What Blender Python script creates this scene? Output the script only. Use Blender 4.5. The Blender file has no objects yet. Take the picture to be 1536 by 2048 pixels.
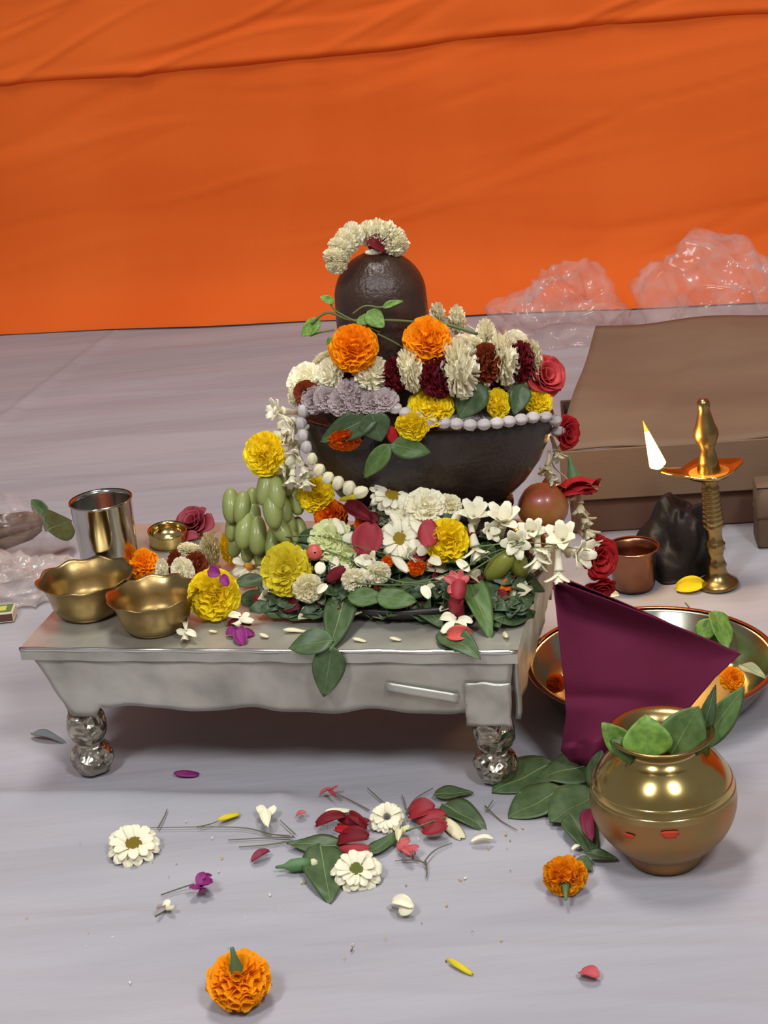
import bpy, math, random
import numpy as np
from mathutils import Vector, Matrix, Quaternion, noise

# ------------------------------------------------------------------ camera, world, lights
SC = bpy.context.scene
COL = SC.collection
R = math.radians
FPX, PITCH, ROLL, CAMH = 3300.0, R(20.5), R(5.6), 0.828
_F = Vector((0, math.cos(PITCH), -math.sin(PITCH)))
_R0 = Vector((1, 0, 0)); _U0 = Vector((0, math.sin(PITCH), math.cos(PITCH)))
_R = _R0 * math.cos(ROLL) - _U0 * math.sin(ROLL)
_U = _R0 * math.sin(ROLL) + _U0 * math.cos(ROLL)
CAM = Vector((0, 0, CAMH))
cd = bpy.data.cameras.new('camera'); cam = bpy.data.objects.new('camera', cd); COL.objects.link(cam)
cd.sensor_fit = 'VERTICAL'; cd.sensor_height = 36.0; cd.lens = FPX / 2048 * 36.0; cd.clip_start = .05
M = Matrix((_R, _U, -_F)).transposed().to_4x4(); M.translation = CAM
cam.matrix_world = M
SC.camera = cam

W = bpy.data.worlds.new('world'); SC.world = W; W.use_nodes = True
bg = W.node_tree.nodes['Background']
bg.inputs[0].default_value = (1.0, .97, .96, 1); bg.inputs[1].default_value = .17

def area(name, loc, target, size, power, col):
    l = bpy.data.lights.new(name, 'AREA'); l.shape = 'RECTANGLE'
    l.size, l.size_y = size; l.energy = power; l.color = col
    o = bpy.data.objects.new(name, l); COL.objects.link(o); o.location = loc
    o.rotation_euler = (Vector(target) - Vector(loc)).to_track_quat('-Z', 'Y').to_euler()
    return o
area('tent_lamp', (-.95, -.15, 2.3), (0, 1.5, 0), (.3, .6), 30, (.92, .96, 1.0))
area('tent_lamp', (.75, -.35, 2.3), (.1, 1.5, 0), (.3, .6), 32, (.95, .97, 1.0))
area('tent_lamp', (-.1, 1.9, 2.8), (0, 1.9, 0), (1.0, .5), 34, (1.0, .96, .90))
SC.view_settings.view_transform = 'Standard'; SC.view_settings.look = 'None'
SC.view_settings.exposure = 0.15; SC.view_settings.gamma = 1.0
SC.view_settings.use_curve_mapping = False

# ------------------------------------------------------------------ photo pixel -> place helpers
def ray(px, py): return _F + _R * ((px - 768) / FPX) - _U * ((py - 1024) / FPX)
def ZP(px, py, z):
    d = ray(px, py); return CAM + d * ((z - CAMH) / d.z)
def AY(px, py, Y):
    d = ray(px, py); return CAM + d * (Y / d.y)
def PLN(px, py, p0, nrm):
    d = ray(px, py); return CAM + d * ((p0 - CAM).dot(nrm) / d.dot(nrm))
def pxs(p): return (Vector(p) - CAM).dot(_F) / FPX          # metres per pixel at a point
HS = .158                                                   # stool height
SA = ZP(38, 1297, HS); SB = ZP(1035, 1303, HS)
SE = (SB - SA).normalized(); SN = Vector((-SE.y, SE.x, 0)); SW = (SB - SA).length; SD = .34
YAW = math.atan2(SE.y, SE.x)
def SL(u, v, z=0): return SA + SE * u + SN * v + Vector((0, 0, z))
def FL(px, py, z=.001): return ZP(px, py, z)
def ST(px, py, dz=0): return ZP(px, py, HS + dz)
_hp0 = SL(.36, .05, .015); _hd = SL(.36, .135, .115) - _hp0
HNRM = SE.cross(_hd).normalized()
def HP(px, py, off=0):
    p = PLN(px, py, _hp0, HNRM); return p - ray(px, py).normalized() * off

# ------------------------------------------------------------------ materials
def lin(c):
    return tuple(((x / 255) / 12.92 if x / 255 <= .04045 else ((x / 255 + .055) / 1.055) ** 2.4) for x in c) + (1,)
_m = {}
def mat(name, col, rough=.6, metal=0.0, var=.0, col2=None, nscale=40, bump=0, bscale=200, trans=0, spec=.5, stretch=(1, 1, 1), emit=None, coat=0, rvar=0):
    if name in _m: return _m[name]
    m = bpy.data.materials.new(name); m.use_nodes = True; nt = m.node_tree; N = nt.nodes; L = nt.links
    b = N['Principled BSDF']; b.inputs['Roughness'].default_value = rough; b.inputs['Metallic'].default_value = metal
    b.inputs['Specular IOR Level'].default_value = spec; b.inputs['Coat Weight'].default_value = coat
    c1 = lin(col); b.inputs['Base Color'].default_value = c1
    tc = N.new('ShaderNodeTexCoord'); mp = N.new('ShaderNodeMapping'); mp.inputs['Scale'].default_value = stretch
    L.new(tc.outputs['Object'], mp.inputs[0])
    out = None
    if col2:
        n = N.new('ShaderNodeTexNoise'); n.inputs['Scale'].default_value = nscale; n.inputs['Detail'].default_value = 5
        L.new(mp.outputs[0], n.inputs['Vector'])
        r = N.new('ShaderNodeValToRGB'); r.color_ramp.elements[0].position = .38; r.color_ramp.elements[1].position = .66
        r.color_ramp.elements[0].color = c1; r.color_ramp.elements[1].color = lin(col2)
        L.new(n.outputs['Fac'], r.inputs[0]); out = r.outputs[0]
        if rvar:
            q = N.new('ShaderNodeMapRange'); q.inputs[3].default_value = rough - rvar; q.inputs[4].default_value = rough + rvar
            q.inputs[1].default_value = .3; q.inputs[2].default_value = .7
            L.new(n.outputs['Fac'], q.inputs[0]); L.new(q.outputs[0], b.inputs['Roughness'])
    if var:
        h = N.new('ShaderNodeHueSaturation'); oi = N.new('ShaderNodeObjectInfo'); q = N.new('ShaderNodeMapRange')
        q.inputs[3].default_value = 1 - var; q.inputs[4].default_value = 1 + var * .6
        L.new(oi.outputs['Random'], q.inputs[0]); L.new(q.outputs[0], h.inputs['Value'])
        if out: L.new(out, h.inputs['Color'])
        else: h.inputs['Color'].default_value = c1
        out = h.outputs[0]
    if out: L.new(out, b.inputs['Base Color'])
    if bump:
        n2 = N.new('ShaderNodeTexNoise'); n2.inputs['Scale'].default_value = bscale; n2.inputs['Detail'].default_value = 4
        L.new(mp.outputs[0], n2.inputs['Vector'])
        bp = N.new('ShaderNodeBump'); bp.inputs['Strength'].default_value = bump; bp.inputs['Distance'].default_value = .002
        L.new(n2.outputs['Fac'], bp.inputs['Height']); L.new(bp.outputs[0], b.inputs['Normal'])
    if emit:
        b.inputs['Emission Color'].default_value = lin(emit[0]); b.inputs['Emission Strength'].default_value = emit[1]
    if trans:
        t = N.new('ShaderNodeBsdfTranslucent'); mx = N.new('ShaderNodeMixShader'); mx.inputs[0].default_value = trans
        if out: L.new(out, t.inputs[0])
        else: t.inputs[0].default_value = c1
        L.new(b.outputs[0], mx.inputs[1]); L.new(t.outputs[0], mx.inputs[2]); L.new(mx.outputs[0], N['Material Output'].inputs[0])
    _m[name] = m; return m

ORANGE_CLOTH = mat('orange_cloth', (234, 106, 38), .8, var=0, col2=(226, 97, 32), nscale=3, bump=.25, bscale=900, spec=.15, stretch=(1, 1, .35))
SHEET = mat('white_sheet', (171, 168, 173), .75, col2=(157, 154, 160), nscale=9, bump=.9, bscale=55, spec=.2, stretch=(.16, 1, 1))
STONE = mat('black_stone', (56, 37, 28), .36, col2=(70, 49, 39), nscale=25, bump=.6, bscale=240, spec=.45, coat=.0, rvar=.12)
STONE2 = mat('black_tray', (34, 30, 29), .42, col2=(52, 44, 40), nscale=20, bump=.2)
FOIL = mat('silver_foil', (200, 196, 184), .46, .66, col2=(164, 160, 148), nscale=16, bump=.55, bscale=42, rvar=.10)
FOILS = mat('silver_foil_crushed', (214, 206, 190), .22, 1.0, col2=(170, 160, 142), nscale=60, rvar=.07)
def crease(m, scale, strength, dist):
    nt = m.node_tree; N = nt.nodes; L = nt.links; tc = N.new('ShaderNodeTexCoord'); nz = N.new('ShaderNodeTexNoise'); nz.inputs['Scale'].default_value = scale * .5
    mx = N.new('ShaderNodeMixRGB'); mx.inputs[0].default_value = .02; L.new(tc.outputs['Object'], nz.inputs[0]); L.new(tc.outputs['Object'], mx.inputs[1]); L.new(nz.outputs['Color'], mx.inputs[2])
    vo = N.new('ShaderNodeTexVoronoi'); vo.inputs['Scale'].default_value = scale; L.new(mx.outputs[0], vo.inputs['Vector'])
    bp = N.new('ShaderNodeBump'); bp.inputs['Strength'].default_value = strength; bp.inputs['Distance'].default_value = dist
    L.new(vo.outputs['Distance'], bp.inputs['Height']); L.new(bp.outputs[0], N['Principled BSDF'].inputs['Normal'])
crease(FOILS, 85, 1.0, .006)
crease(FOIL, 24, .30, .006)
FOILE = mat('foil_highlight', (226, 224, 218), .2, 1.0)  # brighter, smoother foil for the added edge highlight
WOODB = mat('bare_wood', (124, 84, 62), .7, col2=(96, 62, 44), nscale=30, stretch=(1, 1, .2))
BRASS = mat('brass', (172, 148, 98), .28, 1.0, col2=(148, 120, 72), nscale=18, bump=.08, bscale=60, rvar=.07)
BRASSD = mat('brass_old', (176, 152, 104), .34, 1.0, col2=(140, 114, 70), nscale=26, bump=.12, bscale=80, rvar=.1)
BRASSP = mat('brass_polished', (214, 192, 128), .17, 1.0, col2=(194, 166, 98), nscale=20)
COPPERY = mat('brass_copper', (178, 126, 76), .40, 1.0, col2=(158, 132, 86), nscale=26, bump=.15, bscale=90, rvar=.1)
STEEL = mat('steel', (190, 188, 182), .18, 1.0, col2=(160, 156, 148), nscale=14, rvar=.06)
STEELG = mat('plate_steel', (176, 176, 160), .24, 1.0, col2=(150, 150, 128), nscale=18, rvar=.06)
COPPER = mat('copper', (190, 140, 116), .26, 1.0, col2=(168, 116, 92), nscale=18, rvar=.06)
CUPM = mat('dull_copper', (152, 112, 90), .28, 1.0, col2=(128, 88, 68), nscale=18, rvar=.06)
KUM = mat('vermilion', (186, 52, 24), .8)
PURPLE = mat('purple_cloth', (116, 36, 68), .75, col2=(106, 30, 58), nscale=9, bump=.25, bscale=700, spec=.2, trans=.08)
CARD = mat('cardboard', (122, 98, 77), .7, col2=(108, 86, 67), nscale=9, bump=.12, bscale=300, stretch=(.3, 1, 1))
CARDD = mat('cardboard_shade_tape', (92, 66, 54), .8, col2=(92, 64, 50), nscale=9)  # shade below the lid painted into the carton body; also the tape colour
BLACKBAG = mat('black_plastic', (30, 26, 25), .5, bump=.4, bscale=120, spec=.3)
LEAF = mat('leaf', (102, 128, 68), .45, var=.2, col2=(82, 110, 56), nscale=6, trans=.18, spec=.4)
LEAFD = mat('leaf_dark', (84, 104, 66), .42, var=.18, col2=(70, 90, 56), nscale=6, trans=.12, spec=.4)
LEAFL = mat('leaf_light', (136, 172, 74), .45, var=.2, col2=(98, 136, 56), nscale=6, trans=.25, spec=.35)
VEIN = mat('leaf_vein', (120, 140, 92), .6)
STEM = mat('green_stem', (98, 112, 58), .6, var=.2)
TWIG = mat('grass_stem', (104, 100, 78), .7, var=.2)
ORG = mat('marigold_orange', (255, 176, 20), .7, var=.06, col2=(252, 150, 10), nscale=120, trans=.25, spec=.2)
ORGD = mat('marigold_deep_orange', (250, 128, 16), .7, var=.08, col2=(240, 108, 10), nscale=120, trans=.25, spec=.2)
YEL = mat('marigold_yellow', (255, 236, 44), .7, var=.04, col2=(255, 220, 26), nscale=120, trans=.25, spec=.2)
YELG = mat('chrysanthemum_yellow', (238, 222, 60), .7, var=.06, col2=(222, 196, 40), nscale=90, trans=.25, spec=.2)
WHT = mat('white_petal', (255, 249, 226), .65, var=.04, col2=(250, 242, 208), nscale=90, trans=.22, spec=.2)
CRM = mat('cream_petal', (246, 238, 204), .65, var=.06, col2=(234, 224, 180), nscale=90, trans=.22, spec=.2)
GRNW = mat('greenish_white_petal', (240, 240, 196), .65, var=.06, col2=(218, 226, 150), nscale=60, trans=.22, spec=.2)
MAR = mat('maroon_petal', (128, 28, 38), .6, var=.2, col2=(104, 20, 30), nscale=60, trans=.15, spec=.25)
BRK = mat('brick_red_petal', (122, 40, 26), .65, var=.1, col2=(146, 70, 26), nscale=50, trans=.15, spec=.2)
RED = mat('red_petal', (196, 34, 40), .55, var=.12, col2=(170, 24, 32), nscale=60, trans=.2, spec=.3)
PINK = mat('pink_petal', (222, 110, 112), .6, var=.1, col2=(206, 84, 84), nscale=60, trans=.2)
MAG = mat('magenta_petal', (156, 42, 128), .6, var=.1, col2=(134, 30, 108), nscale=60, trans=.2)
LIL = mat('lilac_petal', (206, 190, 182), .6, var=.12, col2=(178, 156, 160), nscale=80, trans=.2)
LILW = mat('lilac_bud', (224, 216, 204), .6, var=.12, col2=(196, 178, 184), nscale=70, trans=.15)
DISC = mat('yellow_disc', (196, 160, 30), .8, bump=.8, bscale=500)
DISCG = mat('green_disc', (128, 140, 52), .8, bump=.8, bscale=500)
GRAPE = mat('grape', (156, 164, 92), .45, var=.12, col2=(138, 148, 78), nscale=40, spec=.5, trans=.15, coat=.2)
GRAPE2 = mat('grape_olive', (142, 146, 58), .3, var=.1, spec=.5, trans=.15)
POMM = mat('pomegranate_skin', (152, 66, 44), .36, col2=(160, 106, 50), nscale=28, spec=.5, coat=.2)
STRING = mat('cotton_string', (196, 184, 150), .8)
BROWN = mat('brown_bundle', (104, 72, 54), .8, col2=(72, 46, 34), nscale=60, stretch=(1, 1, 8))
GREENP = mat('matchbox_green', (92, 120, 60), .6); YELP = mat('matchbox_yellow', (206, 196, 96), .6); CREAMP = mat('matchbox_card', (212, 200, 170), .7); STRIKE = mat('strike_strip', (96, 60, 52), .9)
FLAME = mat('flame', (255, 200, 110), .5, emit=((255, 176, 70), 26)); FLAMET = mat('flame_tip', (255, 150, 50), .5, emit=((255, 110, 16), 5))
WICK = mat('wick', (60, 40, 26), .9); GHEE = mat('lamp_oil', (196, 120, 40), .15, spec=.6)

def plastic(name, tint, a_trans, rough=.18):
    m = bpy.data.materials.new(name); m.use_nodes = True; nt = m.node_tree; N = nt.nodes; L = nt.links
    b = N['Principled BSDF']; b.inputs['Base Color'].default_value = lin(tint); b.inputs['Roughness'].default_value = rough
    b.inputs['Specular IOR Level'].default_value = .9
    t = N.new('ShaderNodeBsdfTransparent'); mx = N.new('ShaderNodeMixShader')
    tc = N.new('ShaderNodeTexCoord'); n = N.new('ShaderNodeTexNoise'); n.inputs['Scale'].default_value = 22; n.inputs['Detail'].default_value = 4
    n.inputs['Distortion'].default_value = 1.2
    q = N.new('ShaderNodeMapRange'); q.inputs[1].default_value = .35; q.inputs[2].default_value = .7
    q.inputs[3].default_value = a_trans + .1; q.inputs[4].default_value = a_trans - .14
    L.new(tc.outputs['Object'], n.inputs[0]); L.new(n.outputs['Fac'], q.inputs[0]); L.new(q.outputs[0], mx.inputs[0])
    L.new(b.outputs[0], mx.inputs[1]); L.new(t.outputs[0], mx.inputs[2]); L.new(mx.outputs[0], N['Material Output'].inputs[0])
    return m
CLEAR = plastic('clear_plastic', (226, 200, 194), .80, .14)
CLEARW = plastic('clear_wrap_film', (226, 206, 196), .88, .12)
CLEARB = plastic('clear_plastic_milky', (224, 206, 196), .62)

# ------------------------------------------------------------------ mesh helpers
class MB:
    def __init__(s): s.v = []; s.f = []; s.mi = []
    def add(s, v, f, mi=0):
        b = len(s.v); s.v.extend(tuple(x) for x in v); s.f.extend(tuple(i + b for i in q) for q in f); s.mi.extend([mi] * len(f)); return s
    def mesh(s, name, mats, smooth=True):
        me = bpy.data.meshes.new(name); me.from_pydata(s.v, [], s.f); 
        for m in (mats if isinstance(mats, (list, tuple)) else [mats]): me.materials.append(m)
        me.polygons.foreach_set('material_index', s.mi); me.polygons.foreach_set('use_smooth', [smooth] * len(s.f))
        me.update(); return me
def lathe(mb, prof, n=32, wave=None, mi=0, cap0=False, cap1=False):
    v = []; f = []
    for k, (r, z) in enumerate(prof):
        for i in range(n):
            a = 2 * math.pi * i / n; rr, zz = r, z
            if wave: rr, zz = wave(r, z, a, k)
            v.append((rr * math.cos(a), rr * math.sin(a), zz))
    for k in range(len(prof) - 1):
        for i in range(n):
            j = (i + 1) % n; f.append((k * n + i, k * n + j, (k + 1) * n + j, (k + 1) * n + i))
    if cap0: f.append(tuple(range(n))[::-1])
    if cap1: f.append(tuple((len(prof) - 1) * n + i for i in range(n)))
    return mb.add(v, f, mi)
def tube(mb, pts, rad, n=6, mi=0):
    pts = [Vector(p) for p in pts]; v = []; f = []
    rads = rad if isinstance(rad, (list, tuple)) else [rad] * len(pts)
    up = Vector((.13, .21, .97))
    for k, p in enumerate(pts):
        t = (pts[min(k + 1, len(pts) - 1)] - pts[max(k - 1, 0)]).normalized()
        x = t.cross(up).normalized(); y = t.cross(x)
        for i in range(n):
            a = 2 * math.pi * i / n; v.append(p + (x * math.cos(a) + y * math.sin(a)) * rads[k])
    for k in range(len(pts) - 1):
        for i in range(n):
            j = (i + 1) % n; f.append((k * n + i, k * n + j, (k + 1) * n + j, (k + 1) * n + i))
    f.append(tuple(range(n))[::-1]); f.append(tuple((len(pts) - 1) * n + i for i in range(n)))
    return mb.add(v, f, mi)
def smooth_path(pts, sub=5):
    P = [Vector(p) for p in pts]; out = []
    for i in range(len(P) - 1):
        p0 = P[max(i - 1, 0)]; p1 = P[i]; p2 = P[i + 1]; p3 = P[min(i + 2, len(P) - 1)]
        for k in range(sub):
            t = k / sub
            out.append(.5 * ((2 * p1) + (p2 - p0) * t + (2 * p0 - 5 * p1 + 4 * p2 - p3) * t * t + (3 * p1 - p0 - 3 * p2 + p3) * t ** 3))
    out.append(P[-1]); return out
def sheet(mb, fn, nu, nv, t, mi=0):
    """closed thin slab from fn(u,v)->Vector, thickness t"""
    g = [[Vector(fn(i / nu, j / nv)) for j in range(nv + 1)] for i in range(nu + 1)]
    top = []; bot = []
    for i in range(nu + 1):
        for j in range(nv + 1):
            du = g[min(i + 1, nu)][j] - g[max(i - 1, 0)][j]; dv = g[i][min(j + 1, nv)] - g[i][max(j - 1, 0)]
            n = du.cross(dv); n = n.normalized() if n.length > 1e-12 else Vector((0, 0, 1))
            top.append(g[i][j] + n * t / 2); bot.append(g[i][j] - n * t / 2)
    K = (nu + 1) * (nv + 1); id = lambda i, j: i * (nv + 1) + j; f = []
    for i in range(nu):
        for j in range(nv):
            f.append((id(i, j), id(i + 1, j), id(i + 1, j + 1), id(i, j + 1)))
            f.append((K + id(i, j), K + id(i, j + 1), K + id(i + 1, j + 1), K + id(i + 1, j)))
    for i in range(nu):
        f.append((id(i, 0), K + id(i, 0), K + id(i + 1, 0), id(i + 1, 0)))
        f.append((id(i, nv), id(i + 1, nv), K + id(i + 1, nv), K + id(i, nv)))
    for j in range(nv):
        f.append((id(0, j), id(0, j + 1), K + id(0, j + 1), K + id(0, j)))
        f.append((id(nu, j), K + id(nu, j), K + id(nu, j + 1), id(nu, j + 1)))
    return mb.add(top + bot, f, mi)
def boxm(mb, lo, hi, bev=.0, mi=0, taper=1.0):
    (x0, y0, z0), (x1, y1, z1) = lo, hi
    b = min(bev, (x1 - x0) / 3, (y1 - y0) / 3, (z1 - z0) / 3)
    if b <= 0:
        v = [(x, y, z) for z in (z0, z1) for y in (y0, y1) for x in (x0, x1)]
        return mb.add(v, [(0, 2, 3, 1), (4, 5, 7, 6), (0, 1, 5, 4), (2, 6, 7, 3), (0, 4, 6, 2), (1, 3, 7, 5)], mi)
    rings = []
    for z, ins in ((z0, b), (z0 + b, 0), (z1 - b, 0), (z1, b)):
        X0, X1, Y0, Y1 = x0 + ins, x1 - ins, y0 + ins, y1 - ins
        rings.append([(X0 + b, Y0, z), (X1 - b, Y0, z), (X1, Y0 + b, z), (X1, Y1 - b, z), (X1 - b, Y1, z), (X0 + b, Y1, z), (X0, Y1 - b, z), (X0, Y0 + b, z)])
    v = [p for r_ in rings for p in r_]; f = [tuple(range(7, -1, -1)), tuple(range(24, 32))]
    for k in range(3):
        for i in range(8):
            j = (i + 1) % 8; f.append((k * 8 + i, k * 8 + j, k * 8 + 8 + j, k * 8 + 8 + i))
    return mb.add(v, f, mi)

# ------------------------------------------------------------------ object helpers
def qaim(z, spin=0, ref=None):
    z = Vector(z).normalized(); q = z.to_track_quat('Z', 'Y'); return q @ Quaternion((0, 0, 1), spin)
def tag(o, label, cat, group=None, kind=None):
    if label: o['label'] = label
    if cat: o['category'] = cat
    if group: o['group'] = group
    if kind: o['kind'] = kind
    return o
def thing(name, label, cat, loc=(0, 0, 0), rot=None, scale=1, group=None):
    o = bpy.data.objects.new(name, None); COL.objects.link(o); o.location = loc; o.empty_display_size = .01
    o.rotation_mode = 'QUATERNION'
    if rot is not None: o.rotation_quaternion = rot
    o.scale = (scale,) * 3 if isinstance(scale, (int, float)) else scale
    return tag(o, label, cat, group)
def part(parent, name, me, loc=(0, 0, 0), rot=None, scale=1, label=None, kind=None):
    o = bpy.data.objects.new(name, me); COL.objects.link(o); o.location = loc; o.rotation_mode = 'QUATERNION'
    if rot is not None: o.rotation_quaternion = rot
    o.scale = (scale,) * 3 if isinstance(scale, (int, float)) else scale
    if parent is not None: o.parent = parent
    if label: o['label'] = label
    if kind: o['kind'] = kind
    return o
def solo(name, me, label, cat, loc=(0, 0, 0), rot=None, scale=1, group=None, kind=None):
    return tag(part(None, name, me, loc, rot, scale), label, cat, group, kind)
_cache = {}
def cached(key, fn):
    if key not in _cache: _cache[key] = fn()
    return _cache[key]

# ------------------------------------------------------------------ floor and back wall (the setting)
def seg_d(X, Y, a, b):
    ax, ay = a; bx, by = b; dx, dy = bx - ax, by - ay; L2 = dx * dx + dy * dy
    t = np.clip(((X - ax) * dx + (Y - ay) * dy) / L2, 0, 1)
    return np.hypot(X - (ax + t * dx), Y - (ay + t * dy))
def grid_mesh(name, xs, ys, Z, m):
    nx, ny = len(xs), len(ys); X, Y = np.meshgrid(xs, ys, indexing='ij')
    v = np.stack([X, Y, Z], -1).reshape(-1, 3)
    i = np.arange(nx - 1)[:, None] * ny + np.arange(ny - 1)[None, :]; i = i.ravel()
    f = np.stack([i, i + ny, i + ny + 1, i + 1], -1)
    me = bpy.data.meshes.new(name); me.vertices.add(len(v)); me.vertices.foreach_set('co', v.ravel())
    me.loops.add(f.size); me.loops.foreach_set('vertex_index', f.ravel().astype(np.int32))
    me.polygons.add(len(f)); me.polygons.foreach_set('loop_start', np.arange(0, f.size, 4, dtype=np.int32))
    me.polygons.foreach_set('use_smooth', np.ones(len(f), bool)); me.materials.append(m); me.update(calc_edges=True); return me
def axis_steps(lo, a, b, hi, fine, coarse):
    return np.concatenate([np.arange(lo, a, coarse), np.arange(a, b, fine), np.arange(b, hi + coarse, coarse)])
xs = axis_steps(-3.2, -.95, .95, 3.2, .009, .15); ys = axis_steps(-2.0, .98, 3.75, 4.0, .006, .12)
X, Y = np.meshgrid(xs, ys, indexing='ij')
rng = np.random.default_rng(4)
Z = np.zeros_like(X)
def ridge(pa, pb, w, A, wob=.004, ph=0):
    global Z
    a = FL(*pa, 0); b = FL(*pb, 0)
    Yw = Y + wob * np.sin(X * 9 + ph) + wob * .4 * np.sin(X * 27 + ph * 2)
    Z = Z + A * np.exp(-(seg_d(X, Yw, (a.x, a.y), (b.x, b.y)) / w) ** 2)
ridge((-200, 1594), (560, 1604), .013, .0068, .003)
ridge((560, 1604), (1010, 1640), .012, .0022, .003)
for pa, pb, w, A, ph in [((-60, 885), (232, 664), .012, .0070, 0), ((240, 1828), (1600, 1856), .005, .0016, 1), ((420, 1878), (1600, 1905), .005, .0013, 2),
        ((780, 1985), (1600, 2020), .006, .0015, 3), ((-50, 1945), (380, 1960), .006, .001, 4), ((0, 1830), (250, 1822), .005, .0012, 5),
        ((1400, 1595), (1600, 1600), .006, .002, 1), ((1380, 1650), (1600, 1640), .005, .0015, 2), ((0, 960), (560, 940), .010, .0014, 1), ((60, 885), (560, 855), .012, .0012, 2),
        ((240, 785), (600, 770), .014, .0013, 3), ((0, 1010), (150, 1000), .008, .0015, 1), ((300, 980), (520, 965), .008, .0013, 5), ((250, 700), (640, 690), .016, .001, 2),
        ((0, 1440), (120, 1470), .008, .0015, 2), ((560, 1990), (900, 2000), .008, .001, 0), ((1000, 1770), (1600, 1790), .006, .0012, 2), ((0, 1520), (140, 1500), .006, .001, 1)]:
    ridge(pa, pb, w, A, .004, ph)
for k in range(26):
    ang = rng.normal(0, .06); kx, ky = math.sin(ang), math.cos(ang); fr = rng.uniform(20, 90)
    amp = .012 / fr * rng.uniform(.3, 1); 
    Z += amp * np.sin(fr * (kx * X * .6 + ky * Y) + rng.uniform(0, 6) + .6 * np.sin(X * rng.uniform(2, 7) + rng.uniform(0, 6)))
Z -= Z.min() * .0 + .0012
Z = np.minimum(Z, .0085)
fo = part(None, 'floor', grid_mesh('floor', xs, ys, Z, SHEET)); tag(fo, 'white cloth sheet spread over the floor with long creases', None, None, 'structure')

WL = FL(0, 668, 0); WR = FL(1536, 604, 0); WD = (WR - WL).normalized(); WNv = Vector((WD.y, -WD.x, 0))   # towards the camera
ss = axis_steps(-3.0, -1.0, 1.0, 3.2, .009, .2); hs = np.concatenate([np.arange(0, .12, .006), np.arange(.12, .78, .009), np.arange(.78, 2.3, .15)])
S_, H_ = np.meshgrid(ss, hs, indexing='ij')
def wrink(S, H, seed, n, a0, slope):
    r = np.random.default_rng(seed); D = np.zeros_like(S)
    for k in range(n):
        cs, ch = r.uniform(-1, 1), r.uniform(.05, .7); L = r.uniform(.06, .35); w = r.uniform(.004, .014); sl = slope + r.normal(0, .10)
        A = a0 * r.uniform(.3, 1) * r.choice([1, -1])
        D += A * np.exp(-((S - cs) / L) ** 2) * np.exp(-(((H - ch) - sl * (S - cs) - .02 * np.sin((S - cs) * 8)) / w) ** 2)
    return D
D = wrink(S_, H_, 3, 46, .0032, .10) + .006 * np.sin(S_ * 5 + 2) * np.sin(H_ * 3) + .002 * np.sin(H_ * 30 + 2 * np.sin(S_ * 3))
D += .060 * np.exp(-(H_ / .045) ** 1.6) + .05 * np.exp(-(H_ / .10) ** 1.5) + .004 * np.sin(S_ * 14) * np.exp(-(H_ / .06) ** 2)
def wall_grid(name, S, H, D, m):
    P = np.stack([WL.x + (WR - WL).length / 2 * WD.x + S * WD.x + D * WNv.x, WL.y + (WR - WL).length / 2 * WD.y + S * WD.y + D * WNv.y, H], -1)
    nx, ny = S.shape; me = grid_mesh(name, np.arange(nx), np.arange(ny), np.zeros((nx, ny)), m)
    me.vertices.foreach_set('co', P.reshape(-1, 3).ravel()); me.update(); return me
wall = part(None, 'wall_back', wall_grid('wall_back', S_, H_ + .003, D - .095, ORANGE_CLOTH)); tag(wall, 'plain orange cloth backdrop hanging down to the floor', None, None, 'structure')
# upper cloth layer whose hem shows as the slanting seam
def wall_sh(px, py):
    p = PLN(px, py, WL - WNv * .09, WNv); return (p - (WL + WR) / 2).dot(WD), p.z
hem = [wall_sh(-60, 178)] + [wall_sh(x, y) for x, y in ((0, 174), (180, 160), (340, 148), (520, 128), (700, 112), (850, 95), (1000, 74), (1200, 56), (1400, 38), (1536, 32), (1620, 26))]
hx = np.array([h[0] for h in hem]); hy = np.array([h[1] for h in hem])
s2 = axis_steps(-3.0, -1.0, 1.0, 3.2, .008, .2); k2 = np.concatenate([np.arange(0, .2, .006), np.arange(.2, 1.5, .12)])
S2, K2 = np.meshgrid(s2, k2, indexing='ij'); H2 = np.interp(S2, hx, hy) + K2
D2 = wrink(S2, H2, 8, 70, .006, .16) * np.clip(1.0 - S2 * .5, .3, 1.4) + .008 + .003 * (1 - np.exp(-(K2 / .012))) + .004 * np.sin(S2 * 22) * np.exp(-(K2 / .05))
D2 += .004 * np.exp(-((K2 - .012) / .01) ** 2) - .02 * np.exp(-(K2 / .004))
part(wall, 'overlapping_cloth', wall_grid('overlap', S2, H2, D2 - .094 + .006 * np.sin(S2 * 5 + 2) * np.sin(H2 * 3) + .002 * np.sin(H2 * 30 + 2 * np.sin(S2 * 3)), ORANGE_CLOTH))

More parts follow.
